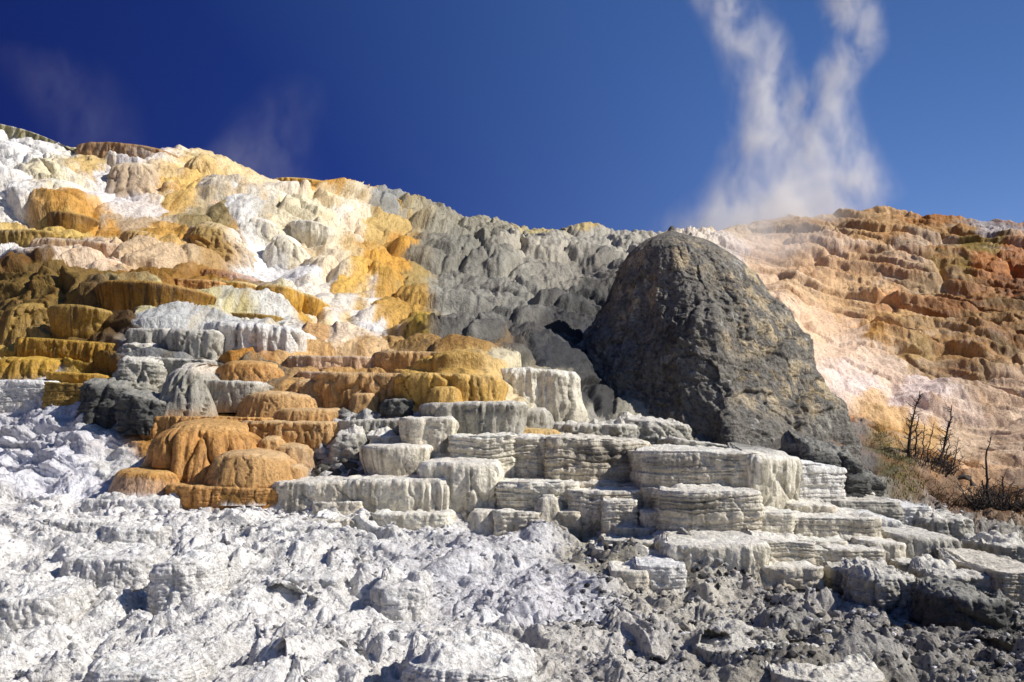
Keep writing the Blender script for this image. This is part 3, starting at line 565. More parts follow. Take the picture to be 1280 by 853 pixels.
# ---- buckets in the middle left
T('t', 'rust orange drooping ledge, brightest orange terrace of the slope', 210,334, 334,350, 355, 'dome', 'rust', arch=6, over=dict(lob=.12, lw=.4))
T('t', 'white-topped brown ledge just under the rust orange ledge', 188,347, 274,351, 374, 'drip', 'orange', arch=1)
T('t', 'orange bucket left of the two golden buckets, white on top', 268,350, 320,354, 388, 'bucket', 'gold', arch=1, over=dict(tp=.15))
T('t', 'large golden bucket with ribbed face, left of the golden pair', 314,356, 372,360, 402, 'bucket', 'gold', arch=3, off=-.2)
T('t', 'small golden bucket at the right end of the bucket row', 362,364, 397,370, 404, 'bucket', 'gold', arch=1)
T('t', 'biggest bucket, dark brown streaked yellow, in the middle of the row', 96,352, 246,360, 394, 'bucket', 'streak', arch=6, off=-.3, over=dict(tp=.3))
T('t', 'olive tan bucket below and left of the biggest brown bucket', 48,382, 134,388, 424, 'bucket', 'olive', arch=5, off=-.4)
T('t', 'dark brown ledge in shade left of the biggest bucket', 52,352, 122,350, 380, 'drip', 'brown', arch=1)
T('t', 'brown ledge at the left edge under the snow white shelf', -30,343, 60,343, 362, 'drip', 'brown')
T('m', 'small brown round lobe left of the olive bucket', 44,362, 78,364, 382, 'dome', 'olive')
T('m', 'brown lobed mound at the left edge below the brown ledge', -20,364, 42,362, 382, 'dome', 'olive')
T('m', 'knobbly olive mound at the left edge beside the olive bucket', -6,380, 56,380, 422, 'dome', 'olive', over=dict(lob=.3))
T('l', 'short mustard block under the golden buckets', 252,373, 302,376, 390, 'dome', 'mustard', over=dict(tp=-.2, lip=.3))
T('l', 'flat mossy yellow shelf below the short mustard block', 236,389, 342,394, 406, 'slab', 'olive', arch=1)
T('t', 'mustard wall with drips, widest one at the far left', 14,419, 152,430, 452, 'drip', 'mustard', over=dict(tp=.03))
T('m', 'yellow mustard lobed mound at the left edge under the mustard wall', -30,447, 88,452, 480, 'dome', 'mustard', arch=2, over=dict(lob=.2))
T('l', 'dark mustard ledge at the foot of the mustard wall', 58,464, 124,468, 484, 'slab', 'mustard')
T('t', 'white crumbly wall at the left edge below the mustard mound', -30,474, 60,476, 508, 'block', 'white')
T('t', 'yellow-stained pale wall right of the white crumbly wall', 54,477, 108,480, 508, 'block', 'olive', over=dict(cr=.04))
T('r', 'dark crumbling rock in front of the mustard wall', 98,478, 160,484, 520, 'rough', 'dgray')
T('r', 'dark and white crumbling rock right of the dark one', 148,490, 214,506, 524, 'rough', 'dgray', off=-.3)
# ---- white group
T('l', 'pale top shelf over the white terraces beside the mossy shelf', 170,394, 262,396, 412, 'slab', 'white', off=.2)
T('t', 'grey ribbed narrow wall at the left end of the white terraces', 158,410, 214,410, 442, 'drip', 'gray', over=dict(tp=.04))
T('t', 'grey-white rounded bucket in the middle of the white terraces', 212,410, 266,412, 454, 'drip', 'gray', over=dict(lob=.16, tp=.02))
T('t', 'bright white cascading terrace right of the grey-white bucket', 258,402, 366,410, 452, 'drip', 'white', arch=3, over=dict(lob=.2, lw=.5))
T('t', 'cream corner block right of the bright white terrace', 345,402, 397,406, 430, 'block', 'cream', arch=1)
T('r', 'grey rock chunk left under the ribbed wall', 148,430, 192,430, 452, 'rough', 'gray', off=-.1)
T('r', 'grey rock chunk below another, above the dark hollow', 146,448, 192,450, 482, 'rough', 'gray', off=-.3)
T('t', 'grey shelf in the dark recess over the ribbed column', 186,446, 262,450, 466, 'slab', 'gray')
T('t', 'grey streaked rounded column standing in the dark recess', 198,458, 256,460, 514, 'dome', 'gray', off=-.2, over=dict(lob=.16, fl=.04))
T('t', 'small grey ribbed bucket under the orange brown ledge', 252,475, 318,477, 504, 'drip', 'gray', off=-.2, over=dict(tp=.12))
T('l', 'orange brown crumbly ledge above the small grey bucket', 262,452, 346,456, 486, 'dome', 'orange', arch=2)
# ---- tan and pink steps
T('l', 'pale tan ledge, uppermost of the tan steps by the white flow', 362,444, 468,446, 468, 'drip', 'pink')
T('l', 'pink tan ledge second from the top of the tan steps', 372,464, 452,466, 482, 'drip', 'pink')
T('m', 'tan rounded terrace in the middle of the tan steps', 352,477, 424,478, 506, 'dome', 'tan', arch=2)
T('m', 'wide tan mound left of the tan steps', 288,492, 396,496, 522, 'dome', 'tan', arch=3)
T('l', 'low tan ledge at the foot of the wide tan mound', 330,511, 430,512, 532, 'dome', 'tan')
T('t', 'wide orange upper shelf over the big orange mound', 172,520, 332,522, 546, 'drip', 'orange', off=.3, over=dict(tp=0))
T('m', 'biggest orange brown mound at the lower left', 168,536, 306,538, 604, 'dome', 'orange', arch=3, over=dict(lob=.22, lw=.4))
T('t', 'tan fluted wall right of the biggest orange mound', 298,526, 416,528, 556, 'drip', 'tan', over=dict(lob=.2))
T('m', 'rounded orange tan mound in front of the biggest orange mound', 252,570, 352,574, 606, 'dome', 'tan', arch=4, off=-.5)
T('m', 'small orange bucket mound on the white crust, far left of the orange group', 130,589, 216,592, 612, 'dome', 'orange', off=-.3)
T('m', 'small tan lobe above the two little round ones', 334,556, 386,560, 580, 'dome', 'tan')
T('m', 'little tan round lobe between orange mound and dark rubble', 332,582, 374,584, 600, 'dome', 'tan', off=-.2)
T('l', 'flat orange brown ledge at the bottom of the orange group', 212,606, 352,612, 630, 'slab', 'orange', over=dict(lob=.3, lw=.8))
T('m', 'little brown lobe at the right end of the flat orange ledge', 316,604, 362,606, 624, 'dome', 'orange', off=-.1)
# ---- centre
T('t', 'brown-rimmed oval pool terrace at the top of the centre steps', 470,439, 602,444, 464, 'drip', 'tan', arch=2)
T('t', 'long tan terrace wall under the oval pool terrace', 396,465, 520,466, 506, 'drip', 'tan', over=dict(lob=.18, lw=.6))
T('t', 'honey orange fluted terrace right of the long tan wall', 500,466, 622,470, 510, 'drip', 'honey', arch=1, over=dict(lob=.2))
T('m', 'honey lobe bulging from the front of the honey terrace', 530,484, 578,484, 508, 'dome', 'honey', off=-.4)
T('t', 'cream white block streaked orange, left of the dark rock cone', 606,461, 716,464, 526, 'drip', 'cream', arch=2, over=dict(lob=.16, tp=-.1))
T('m', 'knobbly cream lobes at the right foot of the streaked block', 686,496, 730,502, 530, 'dome', 'cream', off=-.4, over=dict(lob=.35))
T('m', 'smooth grey dome below the streaked cream block', 648,512, 692,512, 536, 'dome', 'gray', off=-.2)
T('l', 'cream orange flow ledge below the smooth grey dome', 620,536, 702,538, 550, 'dome', 'honey')
T('r', 'dark grey rock at the left end of the grey stained wall', 478,500, 516,500, 518, 'rough', 'dgray')
T('t', 'grey wall with dark stains beneath the honey terrace', 532,504, 650,502, 548, 'drip', 'gray', stain=.4)
T('b', 'knobbly grey-white block in front of the stained wall left end', 504,522, 562,522, 564, 'drip', 'bone', off=-.3)
T('l', 'small ribbed white ledge among dark rubble left of the knobbly block', 424,526, 508,524, 548, 'drip', 'gray')
T('r', 'pale crumbling rock above the trapezoid block', 454,544, 530,546, 566, 'rough', 'bone')
T('r', 'pale pointed rock left of the trapezoid block', 414,544, 452,542, 568, 'rough', 'gray')
T('b', 'trapezoid pale block narrowing downwards, left of the long wall', 448,557, 534,557, 602, 'bucket', 'bone', off=-.2, over=dict(tp=.3, fl=.01, cr=.02))
T('l', 'thin slab beside the trapezoid block', 530,567, 578,567, 580, 'slab', 'bone')
T('b', 'long-wall block furthest left, with knobbly right corner', 562,545, 642,544, 600, 'block', 'cream', stain=.2)
T('b', 'long-wall block second from the left, tan and shaded', 640,546, 694,546, 604, 'block', 'bone', stain=.2, off=.2)
T('b', 'long-wall block in the middle, wide with dark band across it', 688,546, 812,552, 612, 'block', 'shade', stain=.7, dy=.2)
T('b', 'cream fluted block below the knobbly corner of the long wall', 530,578, 620,578, 644, 'drip', 'cream', off=-.1, over=dict(tp=.1))
T('b', 'bright cream wall over the white crust, lowest at centre left', 432,600, 566,598, 648, 'drip', 'cream', over=dict(lob=.12))
T('b', 'white rubble-topped wall left of the bright cream wall', 344,603, 440,600, 636, 'drip', 'bone', over=dict(cr=.04))
T('b', 'shelf block with hollowed face below the long wall', 622,602, 720,603, 656, 'block', 'cream', over=dict(tp=.3))
T('m', 'grey lobe bulging under the hollowed shelf block', 668,622, 706,622, 656, 'dome', 'bone', off=-.3)
T('b', 'squat trapezoid block on the dark floor below the long wall', 714,614, 810,613, 662, 'block', 'bone', over=dict(tp=.15))
T('b', 'small box protruding from the squat trapezoid block', 756,627, 798,626, 660, 'block', 'bone', off=-.4, top=False)
T('m', 'pale low lump left of two at the foot of the hollowed block', 584,639, 626,640, 662, 'dome', 'bone')
T('m', 'pale low lump right of two at the foot of the hollowed block', 620,639, 674,641, 662, 'block', 'bone', off=-.2)
T('r', 'grey rubble row on top of the long wall beside the dark cone', 692,530, 800,532, 550, 'rough', 'gray', off=.3)
T('r', 'grey rubble heap on the wall at the foot of the dark cone', 782,524, 870,532, 556, 'rough', 'gray', off=.2)
T('l', 'rubbly ledge on the wall right of the heap', 846,548, 928,560, 570, 'slab', 'gray', off=.2)
# ---- right centre walls
T('b', 'tall cream wall directly below the dark cone, left of the corner', 808,564, 946,566, 618, 'block', 'bone', stain=.5, off=-.1, dy=-.2)
T('b', 'lower wall block stepping out below the tall cream wall', 836,614, 950,615, 674, 'block', 'bone', stain=.6, dy=-.1, off=.25)
T('b', 'white corner block right of the tall cream wall', 938,568, 1006,572, 644, 'drip', 'cream', dy=.2, over=dict(tp=.06))
T('b', 'white end block of the tall wall, catching full sun', 996,576, 1062,586, 634, 'block', 'white', dy=.2)
T('b', 'small square block in the niche under the corner block', 944,641, 992,641, 672, 'block', 'cream')
T('b', 'long low wall right of the small square block', 988,647, 1100,648, 684, 'block', 'bone', stain=.4, off=-.1)
T('b', 'white wall end right of the long low wall', 1088,648, 1128,652, 686, 'drip', 'white')
T('b', 'grey-topped block behind the long low wall', 1042,626, 1126,628, 654, 'block', 'gray')
T('b', 'pale blocky end piece, last block before the dead bushes', 1118,632, 1164,634, 664, 'block', 'white')
T('b', 'bright ribbed wall lowest of the right terraces, leftmost', 846,682, 956,680, 736, 'drip', 'cream', off=.35, over=dict(tp=.05))
T('b', 'stained block right of the bright ribbed wall', 950,674, 1016,680, 716, 'block', 'bone', stain=.3)
T('b', 'small cream block between two blocks in the lowest right row', 1010,688, 1048,688, 714, 'block', 'cream')
T('b', 'squared grey block in the lowest right row', 1040,686, 1106,688, 718, 'block', 'bone', stain=.3, off=-.1)
T('b', 'fluted block stepping back behind the squared grey block', 1080,676, 1130,680, 714, 'drip', 'bone')
T('b', 'ribbed grey-white block at the right end of the lowest row', 1124,668, 1198,674, 712, 'drip', 'gray', over=dict(tp=-.15))
T('r', 'grey pitted rock over the lowest right row', 1020,670, 1078,670, 690, 'rough', 'gray', D=0.9, ck=0.75)
T('r', 'sloping pale rock behind the dead bushes foot, right of the end piece', 1158,650, 1222,650, 676, 'rough', 'gray', D=0.9, ck=0.75)
T('r', 'squat grey rock at the right edge beside the pale patch', 1246,682, 1300,682, 712, 'block', 'gray', over=dict(lob=.15), D=0.9, ck=0.75)
T('l', 'low ledge of grey rock right of the ribbed grey-white block', 1176,720, 1262,722, 748, 'slab', 'gray', D=0.9, ck=0.75)
T('b', 'tan rock wall cut by the right edge', 1256,716, 1330,716, 754, 'block', 'shade')
T('r', 'layered dark grey rock in the foreground below the lowest right row', 1084,722, 1156,724, 754, 'rough', 'gray', D=0.9, ck=0.75)
T('l', 'thin grey ledge above the layered dark rock', 1160,694, 1200,694, 712, 'slab', 'gray', D=0.9, ck=0.75)
T('l', 'dark crusted ledge near the right edge of the foreground', 1188,748, 1268,752, 782, 'rough', 'dgray', D=0.9, ck=0.75)
# ---- thin slabs
T('l', 'thin stacked slab, upper one at the foot of the lower wall block', 776,660, 850,662, 674, 'slab', 'gray')
T('l', 'thin stacked slab, middle one left of the bright ribbed wall', 764,676, 862,680, 690, 'slab', 'gray', off=-.1)
T('l', 'thin stacked slab, lowest one left of the bright ribbed wall', 752,688, 830,690, 702, 'slab', 'bone', off=-.1)
T('b', 'small pale block left of the bright ribbed wall', 800,708, 856,706, 734, 'block', 'white')
T('b', 'squat pale block under the thin slabs', 768,714, 808,714, 734, 'block', 'bone')
# ---- thin steps between the blocks
T('l', 'thin pale lip under the thin slab beside the trapezoid block', 534,584, 572,584, 594, 'slab', 'bone', off=-.15)
T('l', 'thin bright ledge along the foot of the bright cream wall', 470,643, 560,641, 656, 'slab', 'cream', off=-.25)
T('l', 'short broken lip left of the bright cream wall foot', 392,628, 450,627, 642, 'slab', 'bone', off=-.1)
T('l', 'low double lip between the hollowed block and the squat trapezoid block', 700,640, 724,640, 660, 'slab', 'shade', off=-.2)
T('l', 'thin lip under the middle block of the long wall', 700,602, 800,606, 618, 'slab', 'shade', off=-.15)
T('l', 'shaded footing under the tall cream wall left of the corner', 806,610, 850,611, 632, 'block', 'shade', off=-.15)
T('l', 'small step left of the lower wall block', 806,640, 846,640, 664, 'slab', 'bone', off=-.1)
T('l', 'tiny pale step right of the white end block', 1056,612, 1092,616, 632, 'slab', 'bone', off=-.1)
T('l', 'broken lip at the foot of the white corner block', 990,630, 1044,632, 648, 'slab', 'bone', off=-.2)
T('l', 'thin lip in front of the long low wall', 1000,676, 1060,677, 688, 'slab', 'cream', off=-.2)
T('l', 'thin ledge at the foot of the ribbed grey-white block', 1130,704, 1200,708, 722, 'slab', 'gray', off=-.2)
T('l', 'low ledge at the foot of the stained block in the lowest right row', 958,708, 1030,710, 724, 'slab', 'bone', off=-.2)
T('l', 'thin grey ledge below the squared grey block', 1048,712, 1110,714, 728, 'slab', 'gray', off=-.2)
T('m', 'small tan lobe in front of the tan fluted wall', 318,548, 350,548, 570, 'dome', 'tan', off=-.2)
T('m', 'tiny tan lobe in front of the long tan terrace wall', 436,492, 470,492, 510, 'dome', 'tan', off=-.2)
T('l', 'low tan lip under the pink tan ledge', 420,476, 480,478, 490, 'slab', 'tan', off=-.1)
T('m', 'pair-topped brown lobe under the dark brown ledge', 76,372, 104,374, 386, 'dome', 'brown', off=-.1)
# ---- foreground chalk
def G(k, label, x0, y0, x1, y1, yb, style='rough', pal='chalk', hs=0.5, **kw):
    r = (yb - min(y0, y1)) * (1 - hs); kw.setdefault('D', 0.9)
    ov = dict(fl=.012, cr=.05, lob=.22, lip=.12, tp=-.1, rise=.05); ov.update(kw.pop('over', {})); kw.setdefault('ck', 0.65); kw.setdefault('mat', M_CHALK)
    return T(k, label, x0, y0 + r, x1, y1 + r, yb, style, pal, over=ov, **kw)
G('l', 'snow white crumbly step directly below the small orange bucket mound', 100,613, 214,612, 636, 'drip', 'chalk')
G('l', 'wide white crumbly step at the left edge of the foreground', -20,634, 126,634, 668, 'drip', 'chalk')
G('b', 'grey-shadowed white step right of the wide left step', 116,642, 202,644, 676, 'rough', 'chalk')
G('b', 'ribbed white wall in the crust below the flat orange ledge', 328,638, 412,636, 676, 'drip', 'chalk')
G('b', 'ribbed white ledge right under the white rubble-topped wall', 380,634, 452,634, 664, 'drip', 'bone')
G('b', 'white step with a shadowed hollow at its right side', 78,674, 172,672, 722, 'drip', 'chalk')
G('r', 'white boulder throwing the largest shadow in the left foreground', 184,674, 250,670, 746, 'rough', 'chalk', arch=6, off=-.3)
G('r', 'rough white outcrop at the left edge of the near ground', -30,732, 66,730, 768, 'rough', 'chalk')
G('r', 'white ribbed rock left of centre in the near ground', 356,700, 416,700, 744, 'drip', 'chalk')
G('r', 'pale grey-sided boulder in the middle of the near ground', 464,712, 528,710, 762, 'rough', 'chalk')
G('r', 'big rounded white boulder at the bottom edge, centre', 508,786, 664,800, 900, 'rough', 'chalk', arch=8, D=1.0)
G('r', 'long white broken mound at the bottom edge, left of the big rounded boulder', 96,806, 220,808, 880, 'rough', 'chalk', D=.8)
G('r', 'dark grey crusted outcrop at the bottom right', 884,798, 990,796, 836, 'rough', 'gray', D=.6)
G('r', 'grey crusted outcrop at the bottom edge right of the darker one', 985,826, 1120,828, 880, 'rough', 'bone', D=.7)
# ------------------------------------------------------------ the dark rock cone
def rock_cone():
    Lp = [(283,838),(286,832),(290,824),(300,806),(318,786),(350,765),(380,747),(410,733),(440,716),(470,704),(500,690),(560,665),(650,640)]
    Rp = [(283,842),(286,847),(290,856),(300,880),(318,912),(345,944),(390,980),(430,1008),(475,1032),(520,1062),(560,1090),(600,1112),(650,1135)]
    Yc = 30.0; nr, nf = 420, 760
    py = 283 + 367 * np.linspace(0, 1, nr) ** 1.15
    lx = np.interp(py, [a for a, b in Lp], [b for a, b in Lp]); rx = np.interp(py, [a for a, b in Rp], [b for a, b in Rp])
    X0, _, Z = at(lx, py, Yc); X1, _, _ = at(rx, py, Yc)
    cx = (X0 + X1) / 2; hw = (X1 - X0) / 2; k = np.linspace(0, 1, nr)
    ridge_u = np.interp(py, [283, 380, 430, 600], [0.0, 0.12, 0.0, -0.05])     # where the front edge stands
    ph = np.linspace(0, 2 * math.pi, nf, endpoint=False)
    c, s = np.cos(ph)[None, :], np.sin(ph)[None, :]
    hw_ = hw[:, None]; ru = ridge_u[:, None]
    # blend a circle with a kite whose front corner sits at ridge_u
    t = np.abs(s); kx = np.where(s < 0, c * (1 - 0) * 1.0, c); den = np.abs(c) + np.abs(s)
    kite_x = c / den + ru * (t / den) * (s < 0); kite_y = s / den
    kk = np.interp(py, [283, 350, 440, 600], [0.05, 0.2, 0.6, 0.75])[:, None]
    X = cx[:, None] + hw_ * (c * (1 - kk) + kite_x * kk); Yv = Yc + hw_ * 0.92 * (s * (1 - kk) + kite_y * kk * 1.1)
    Zv = Z[:, None] + 0 * X
    P = np.stack([X, Yv, Zv], -1)
    gx = np.gradient(np.concatenate([P[:, -1:], P, P[:, :1]], 1), axis=1)[:, 1:-1]; gy = np.gradient(P, axis=0)
    n = np.cross(gy, gx); n /= np.linalg.norm(n, axis=-1)[..., None] + 1e-9
    ctr = np.stack([cx[:, None] + 0 * X, Yc + 0 * X, Zv], -1); sg = np.sign(np.sum(n * (P - ctr), -1, keepdims=True)); n = n * np.where(sg == 0, 1, sg)
    x, y, z = [P[..., i].astype(F) for i in range(3)]
    # cracked plates: sheared worley cells in two orientations
    u_ = (x * 0.9 - y * 0.4); v_ = z * 1.0 + 0.35 * x
    wr = fbm(x * .7, y * .7, z * .7, 4, 0.6, seed=51)
    a1, a2, ai, aox, aoy = worley(u_ / 1.3 + wr * .6, v_ / 1.9 + wr * .5, 31); b1, b2, bi, box, boy = worley(u_ / 0.5 + wr, v_ / 0.42 + wr, 32); c1, c2, ci, _, _ = worley(u_ / 0.2 + wr * 2, v_ / 0.16 + wr * 2, 33)
    low = sstep(4.5, 1.5, z)
    rgd = fbm(x * 1.3, y * 1.3, z * 1.3, 6, 0.58, ridged=True, seed=52); fine = fbm(x * 5, y * 5, z * 5, 4, 0.6, seed=53)
    tilt = (ai - .5) * aox * 1.0 + (bi - .5) * boy * 0.5
    disp = (ai - 0.5) * 0.20 * (0.3 + low) + tilt * 0.26 + (bi - 0.5) * 0.09 * (.5 + low) + (ci - .5) * 0.035 + rgd * 0.10 + fine * 0.05 + 0.5 * fbm(x * .35, y * .35, z * .35, 3, seed=54)
    crack = np.exp(-((a2 - a1) / 0.05) ** 2) * 0.06 + np.exp(-((b2 - b1) / 0.06) ** 2) * 0.03
    # long folds that run down the right flank
    fold = perlin((x * 0.8 + z * 0.9) * 0.9, (y * .5), (z * 0.15)) ; disp += 0.35 * fold * low + 0.22 * perlin(c * 4.5 + 0 * x + .3 * wr, s * 4.5 + 0 * x, z * .22) + 0.10 * perlin(c * 11 + .5 * wr, s * 11 + 0 * x, z * .35)
    disp = (disp - crack) * (0.05 + 0.95 * sstep(0, 0.42, k))[:, None] - 0.12 * (1 - sstep(0, .12, k))[:, None] * sstep(0, .02, k)[:, None]
    P2 = P + n * disp[..., None]
    top = np.array([[P2[0, :, 0].mean(), P2[0, :, 1].mean(), P2[0, :, 2].mean() + 0.02]])
    base = lin((132, 127, 119)); C = np.ones(P.shape) * base
    lf = sstep(0.0, 0.45, fbm(x * .9, y * .9, z * .9, 6, 0.66, seed=55)); C = C * (1 - 0.5 * lf[..., None])
    ppx, ppy = proj(P[..., 0], P[..., 1], P[..., 2])
    ochre = blob(ppx, ppy, [(795, 360, 30, 60), (860, 320, 30, 20), (950, 350, 50, 50), (960, 420, 60, 26), (1010, 480, 40, 40), (960, 500, 40, 20)]) * sstep(-0.08, 0.2, fbm(x * 1.6, y * 1.6, z * 1.6, 5, 0.65, seed=56))
    C = C * (1 - 0.85 * ochre[..., None]) + lin((214, 190, 156)) * 0.85 * ochre[..., None]
    ylw = blob(ppx, ppy, [(905, 435, 26, 12), (1010, 500, 20, 20), (985, 545, 16, 26), (950, 470, 40, 8)]) * sstep(0.0, 0.4, fbm(x * 2.6, y * 2.6, z * 2.6, 4, 0.65, seed=57))
    C = C * (1 - 0.7 * ylw[..., None]) + lin((176, 140, 74)) * 0.7 * ylw[..., None]
    scab = sstep(0.2, 0.34, fbm(x * 2.4, y * 2.4, z * 2.4, 5, 0.62, seed=58)); C = C * (1 - 0.6 * scab[..., None]) + lin((196, 192, 182)) * 0.6 * scab[..., None]
    C = C * (1 + 0.35 * fine[..., None]) * (1 - 0.15 * np.exp(-((a2 - a1) / 0.06) ** 2))[..., None]
    V = np.concatenate([P2.reshape(-1, 3), top]); i = np.arange(nr * nf).reshape(nr, nf); j = np.roll(i, -1, axis=1)
    Q = np.stack([i[:-1], j[:-1], j[1:], i[1:]], -1).reshape(-1, 4); cap = np.stack([j[0], i[0], np.full(nf, nr * nf), np.full(nf, nr * nf)], -1)
    Cc = np.concatenate([C.reshape(-1, 3), base[None]])
    o = mesh('rock_cone', V, Q, Cc, M_DARK, None, np.array([cx[-1], Yc, Z[-1]])); tag(o, 'huge dark grey rock cone rising behind the pale terraces', 'rock cone')
    return o
rock_cone()
# slabs sliding off the right foot of the cone
for (x0, y0, x1, y1, yb, lb) in [(1010, 560, 1078, 572, 640, 'grey slab leaning at the right foot of the dark cone, nearest the white end block'),
                                 (1060, 590, 1106, 600, 640, 'small grey slab at the lowest right foot of the dark cone')]:
    terrace('rock_slab', lb, 'rock slab', 'slabs at the foot of the dark cone', x0, y0, x1, y1, yb, 'rough', 'dgray', off=1.6, D=2.0, mat=M_DARK, top=False)

# ------------------------------------------------------------ rubble strewn over the crust: far too many to count
def rubble(name, label, n, region, smin, smax, cols, mat, seed):
    rs = np.random.RandomState(seed)
    t = (1 + 5 ** .5) / 2; ico = np.array([(-1,t,0),(1,t,0),(-1,-t,0),(1,-t,0),(0,-1,t),(0,1,t),(0,-1,-t),(0,1,-t),(t,0,-1),(t,0,1),(-t,0,-1),(-t,0,1)], float); ico /= np.linalg.norm(ico[0])
    tri = np.array([(0,11,5),(0,5,1),(0,1,7),(0,7,10),(0,10,11),(1,5,9),(5,11,4),(11,10,2),(10,7,6),(7,1,8),(3,9,4),(3,4,2),(3,2,6),(3,6,8),(3,8,9),(4,9,5),(2,4,11),(6,2,10),(8,6,7),(9,8,1)])
    px, py = region(rs, n)
    j = np.clip(np.searchsorted(TPX[0], px), 0, TPX.shape[1] - 1); i = np.array([np.argmin(np.abs(TPY[:860, jj] - q)) for jj, q in zip(j, py)])
    c = TP[i, j]; s = smin + (smax - smin) * rs.rand(n) ** 3; s = s * np.clip(c[:, 1] / 11, .6, 1.6)
    V = ico[None] * s[:, None, None] * (0.6 + 0.8 * rs.rand(n, 12, 1)) * (0.6 + .8 * rs.rand(n, 1, 3)) * np.array([1, 1, .7])
    V = V + c[:, None, :] + np.array([0, 0, 0.1]) * s[:, None, None]
    cc = lin(np.array(cols))[rs.randint(len(cols), size=n)] * (0.8 + .35 * rs.rand(n, 1)); Cc = np.repeat(cc[:, None], 12, 1)
    T_ = (tri[None] + 12 * np.arange(n)[:, None, None]).reshape(-1, 3)
    o = mesh(name, V.reshape(-1, 3), T_, Cc.reshape(-1, 3), mat, smooth=False); tag(o, label, None, None, 'stuff'); return o
rubble('rubble', 'loose white crumbs and chips of travertine over the ground', 7000, lambda r, n: (r.uniform(-20, 1300, n), 630 + 230 * r.rand(n) ** 1.0), .008, .042, [(226,224,226),(205,202,200),(235,234,236),(170,168,166)], M_CHALK, 3)
rubble('rubble', 'dark grey crumbs scattered over the right part of the ground', 3500, lambda r, n: (700 + 600 * r.rand(n) ** .8, r.uniform(700, 860, n)), .008, .05, [(96,94,92),(130,128,126),(160,158,156),(70,69,68)], M_CHALK, 4)
def rub2(r, n):
    a = r.rand(n); return 395 + 130 * r.rand(n), 520 + 105 * a
rubble('rubble', 'broken pale and dark rubble between the orange group and the trapezoid block', 1500, rub2, .03, .12, [(180,178,172),(90,88,80),(130,128,122),(205,203,198)], M_TERR, 5)

# ------------------------------------------------------------ dead trees and bushes
def tube(pts, r0, r1, k=6):
    pts = [Vector(p) for p in pts]; V = []; Q = []; m = len(pts)
    for i, p in enumerate(pts):
        d = (pts[min(i + 1, m - 1)] - pts[max(i - 1, 0)]).normalized(); a = d.orthogonal().normalized(); b = d.cross(a)
        r = r0 + (r1 - r0) * i / (m - 1)
        r *= 1 + .25 * random.uniform(-1, 1)
        for j in range(k):
            t = 2 * math.pi * j / k; V.append(p + (a * math.cos(t) + b * math.sin(t)) * r)
    for i in range(m - 1):
        for j in range(k): Q.append((i * k + j, i * k + (j + 1) % k, (i + 1) * k + (j + 1) % k, (i + 1) * k + j))
    return [tuple(v) for v in V], Q
def wiggle(a, b, n, amp, bend=Vector((0, 0, 0))):
    a = Vector(a); b = Vector(b); out = []
    for i in range(n + 1):
        t = i / n; out.append(a.lerp(b, t) + bend * (4 * t * (1 - t)) + (Vector((random.gauss(0, 1), random.gauss(0, 1), random.gauss(0, .5))) * amp if 0 < i < n else Vector()))
    return out
def join(parts):
    V = []; Q = []
    for v, q in parts:
        k = len(V); V += v; Q += [tuple(a + k for a in f) for f in q]
    return V, Q
def dead_tree(label, bx, by, tx, ty, Y, r, nb, blen, bend=0.0, up=0.3, name='dead_tree', cat='dead tree', mat=M_WOOD, group='dead trees at the foot of the right hill'):
    b = Vector([float(q) for q in at(bx, by, Y)]); t = Vector([float(q) for q in at(tx, ty, Y)])
    root = bpy.data.objects.new(name, None); COL.objects.link(root); root.location = b; tag(root, label, cat, group)
    path = wiggle(b - Vector((0, 0, .3)), t, 12, .018, Vector((bend, 0, 0)))
    v, q = tube(path, r, r * .22); mesh('trunk', v, q, None, mat, root, b)
    for i in range(nb):
        f = random.uniform(.08, .97); k = f * 12; a = path[int(k)].lerp(path[min(int(k) + 1, 12)], k - int(k))
        ang = random.uniform(0, 2 * math.pi); ln = blen * (1.15 - f * .8) * random.uniform(.5, 1.25)
        ln *= 1 if random.random() < .3 else .5; d = Vector((math.cos(ang), math.sin(ang) * .8, up + random.uniform(-.35, .8))).normalized()
        bp = wiggle(a, a + d * ln, 5, ln * .05, Vector((0, 0, -.06 * ln))); parts = [tube(bp, r * .28, r * .07, 5)]
        for s_ in range(3):
            c = bp[random.randint(1, 4)]; d2 = (d + Vector((random.uniform(-1, 1), random.uniform(-1, 1), random.uniform(-.5, .9)))).normalized()
            parts.append(tube(wiggle(c, c + d2 * ln * .45, 3, ln * .03), r * .13, r * .05, 4))
        v, q = join(parts); mesh('branch', v, q, None, mat, root, b)
    return root
YT = surf(1150, 592).y - .1
print('tree distance', YT)
dead_tree('tallest dead black tree with bristly trunk, leftmost of the clump', 1135, 590, 1150, 489, YT, .06, 80, .62, -.12)
dead_tree('dead black tree leaning right, with the second tallest tip in the clump', 1160, 596, 1190, 506, YT - .2, .055, 70, .66, .12)
dead_tree('thin dead stem close behind the tallest dead tree', 1141, 588, 1148, 518, YT + .4, .04, 40, .35)
dead_tree('short dead stem between the two tallest dead trees', 1149, 590, 1156, 530, YT, .035, 34, .35)
dead_tree('thin dead stem left against the right-leaning dead tree', 1158, 596, 1168, 528, YT, .035, 30, .35, -.08)
dead_tree('thin grey dead stem right of the right-leaning tree', 1172, 592, 1188, 540, YT - .1, .03, 26, .35, .05)
dead_tree('outermost dead stem on the right of the clump, sloping right', 1184, 592, 1198, 546, YT - .1, .026, 24, .35, .05)
dead_tree('long bare whip-like dead stem standing over the right bush', 1247, 642, 1239, 545, surf(1247, 642).y - .1, .05, 7, .5, -.22)
dead_tree('short dead black spike in the right bush', 1252, 640, 1254, 596, surf(1252, 640).y - .1, .06, 22, .35)
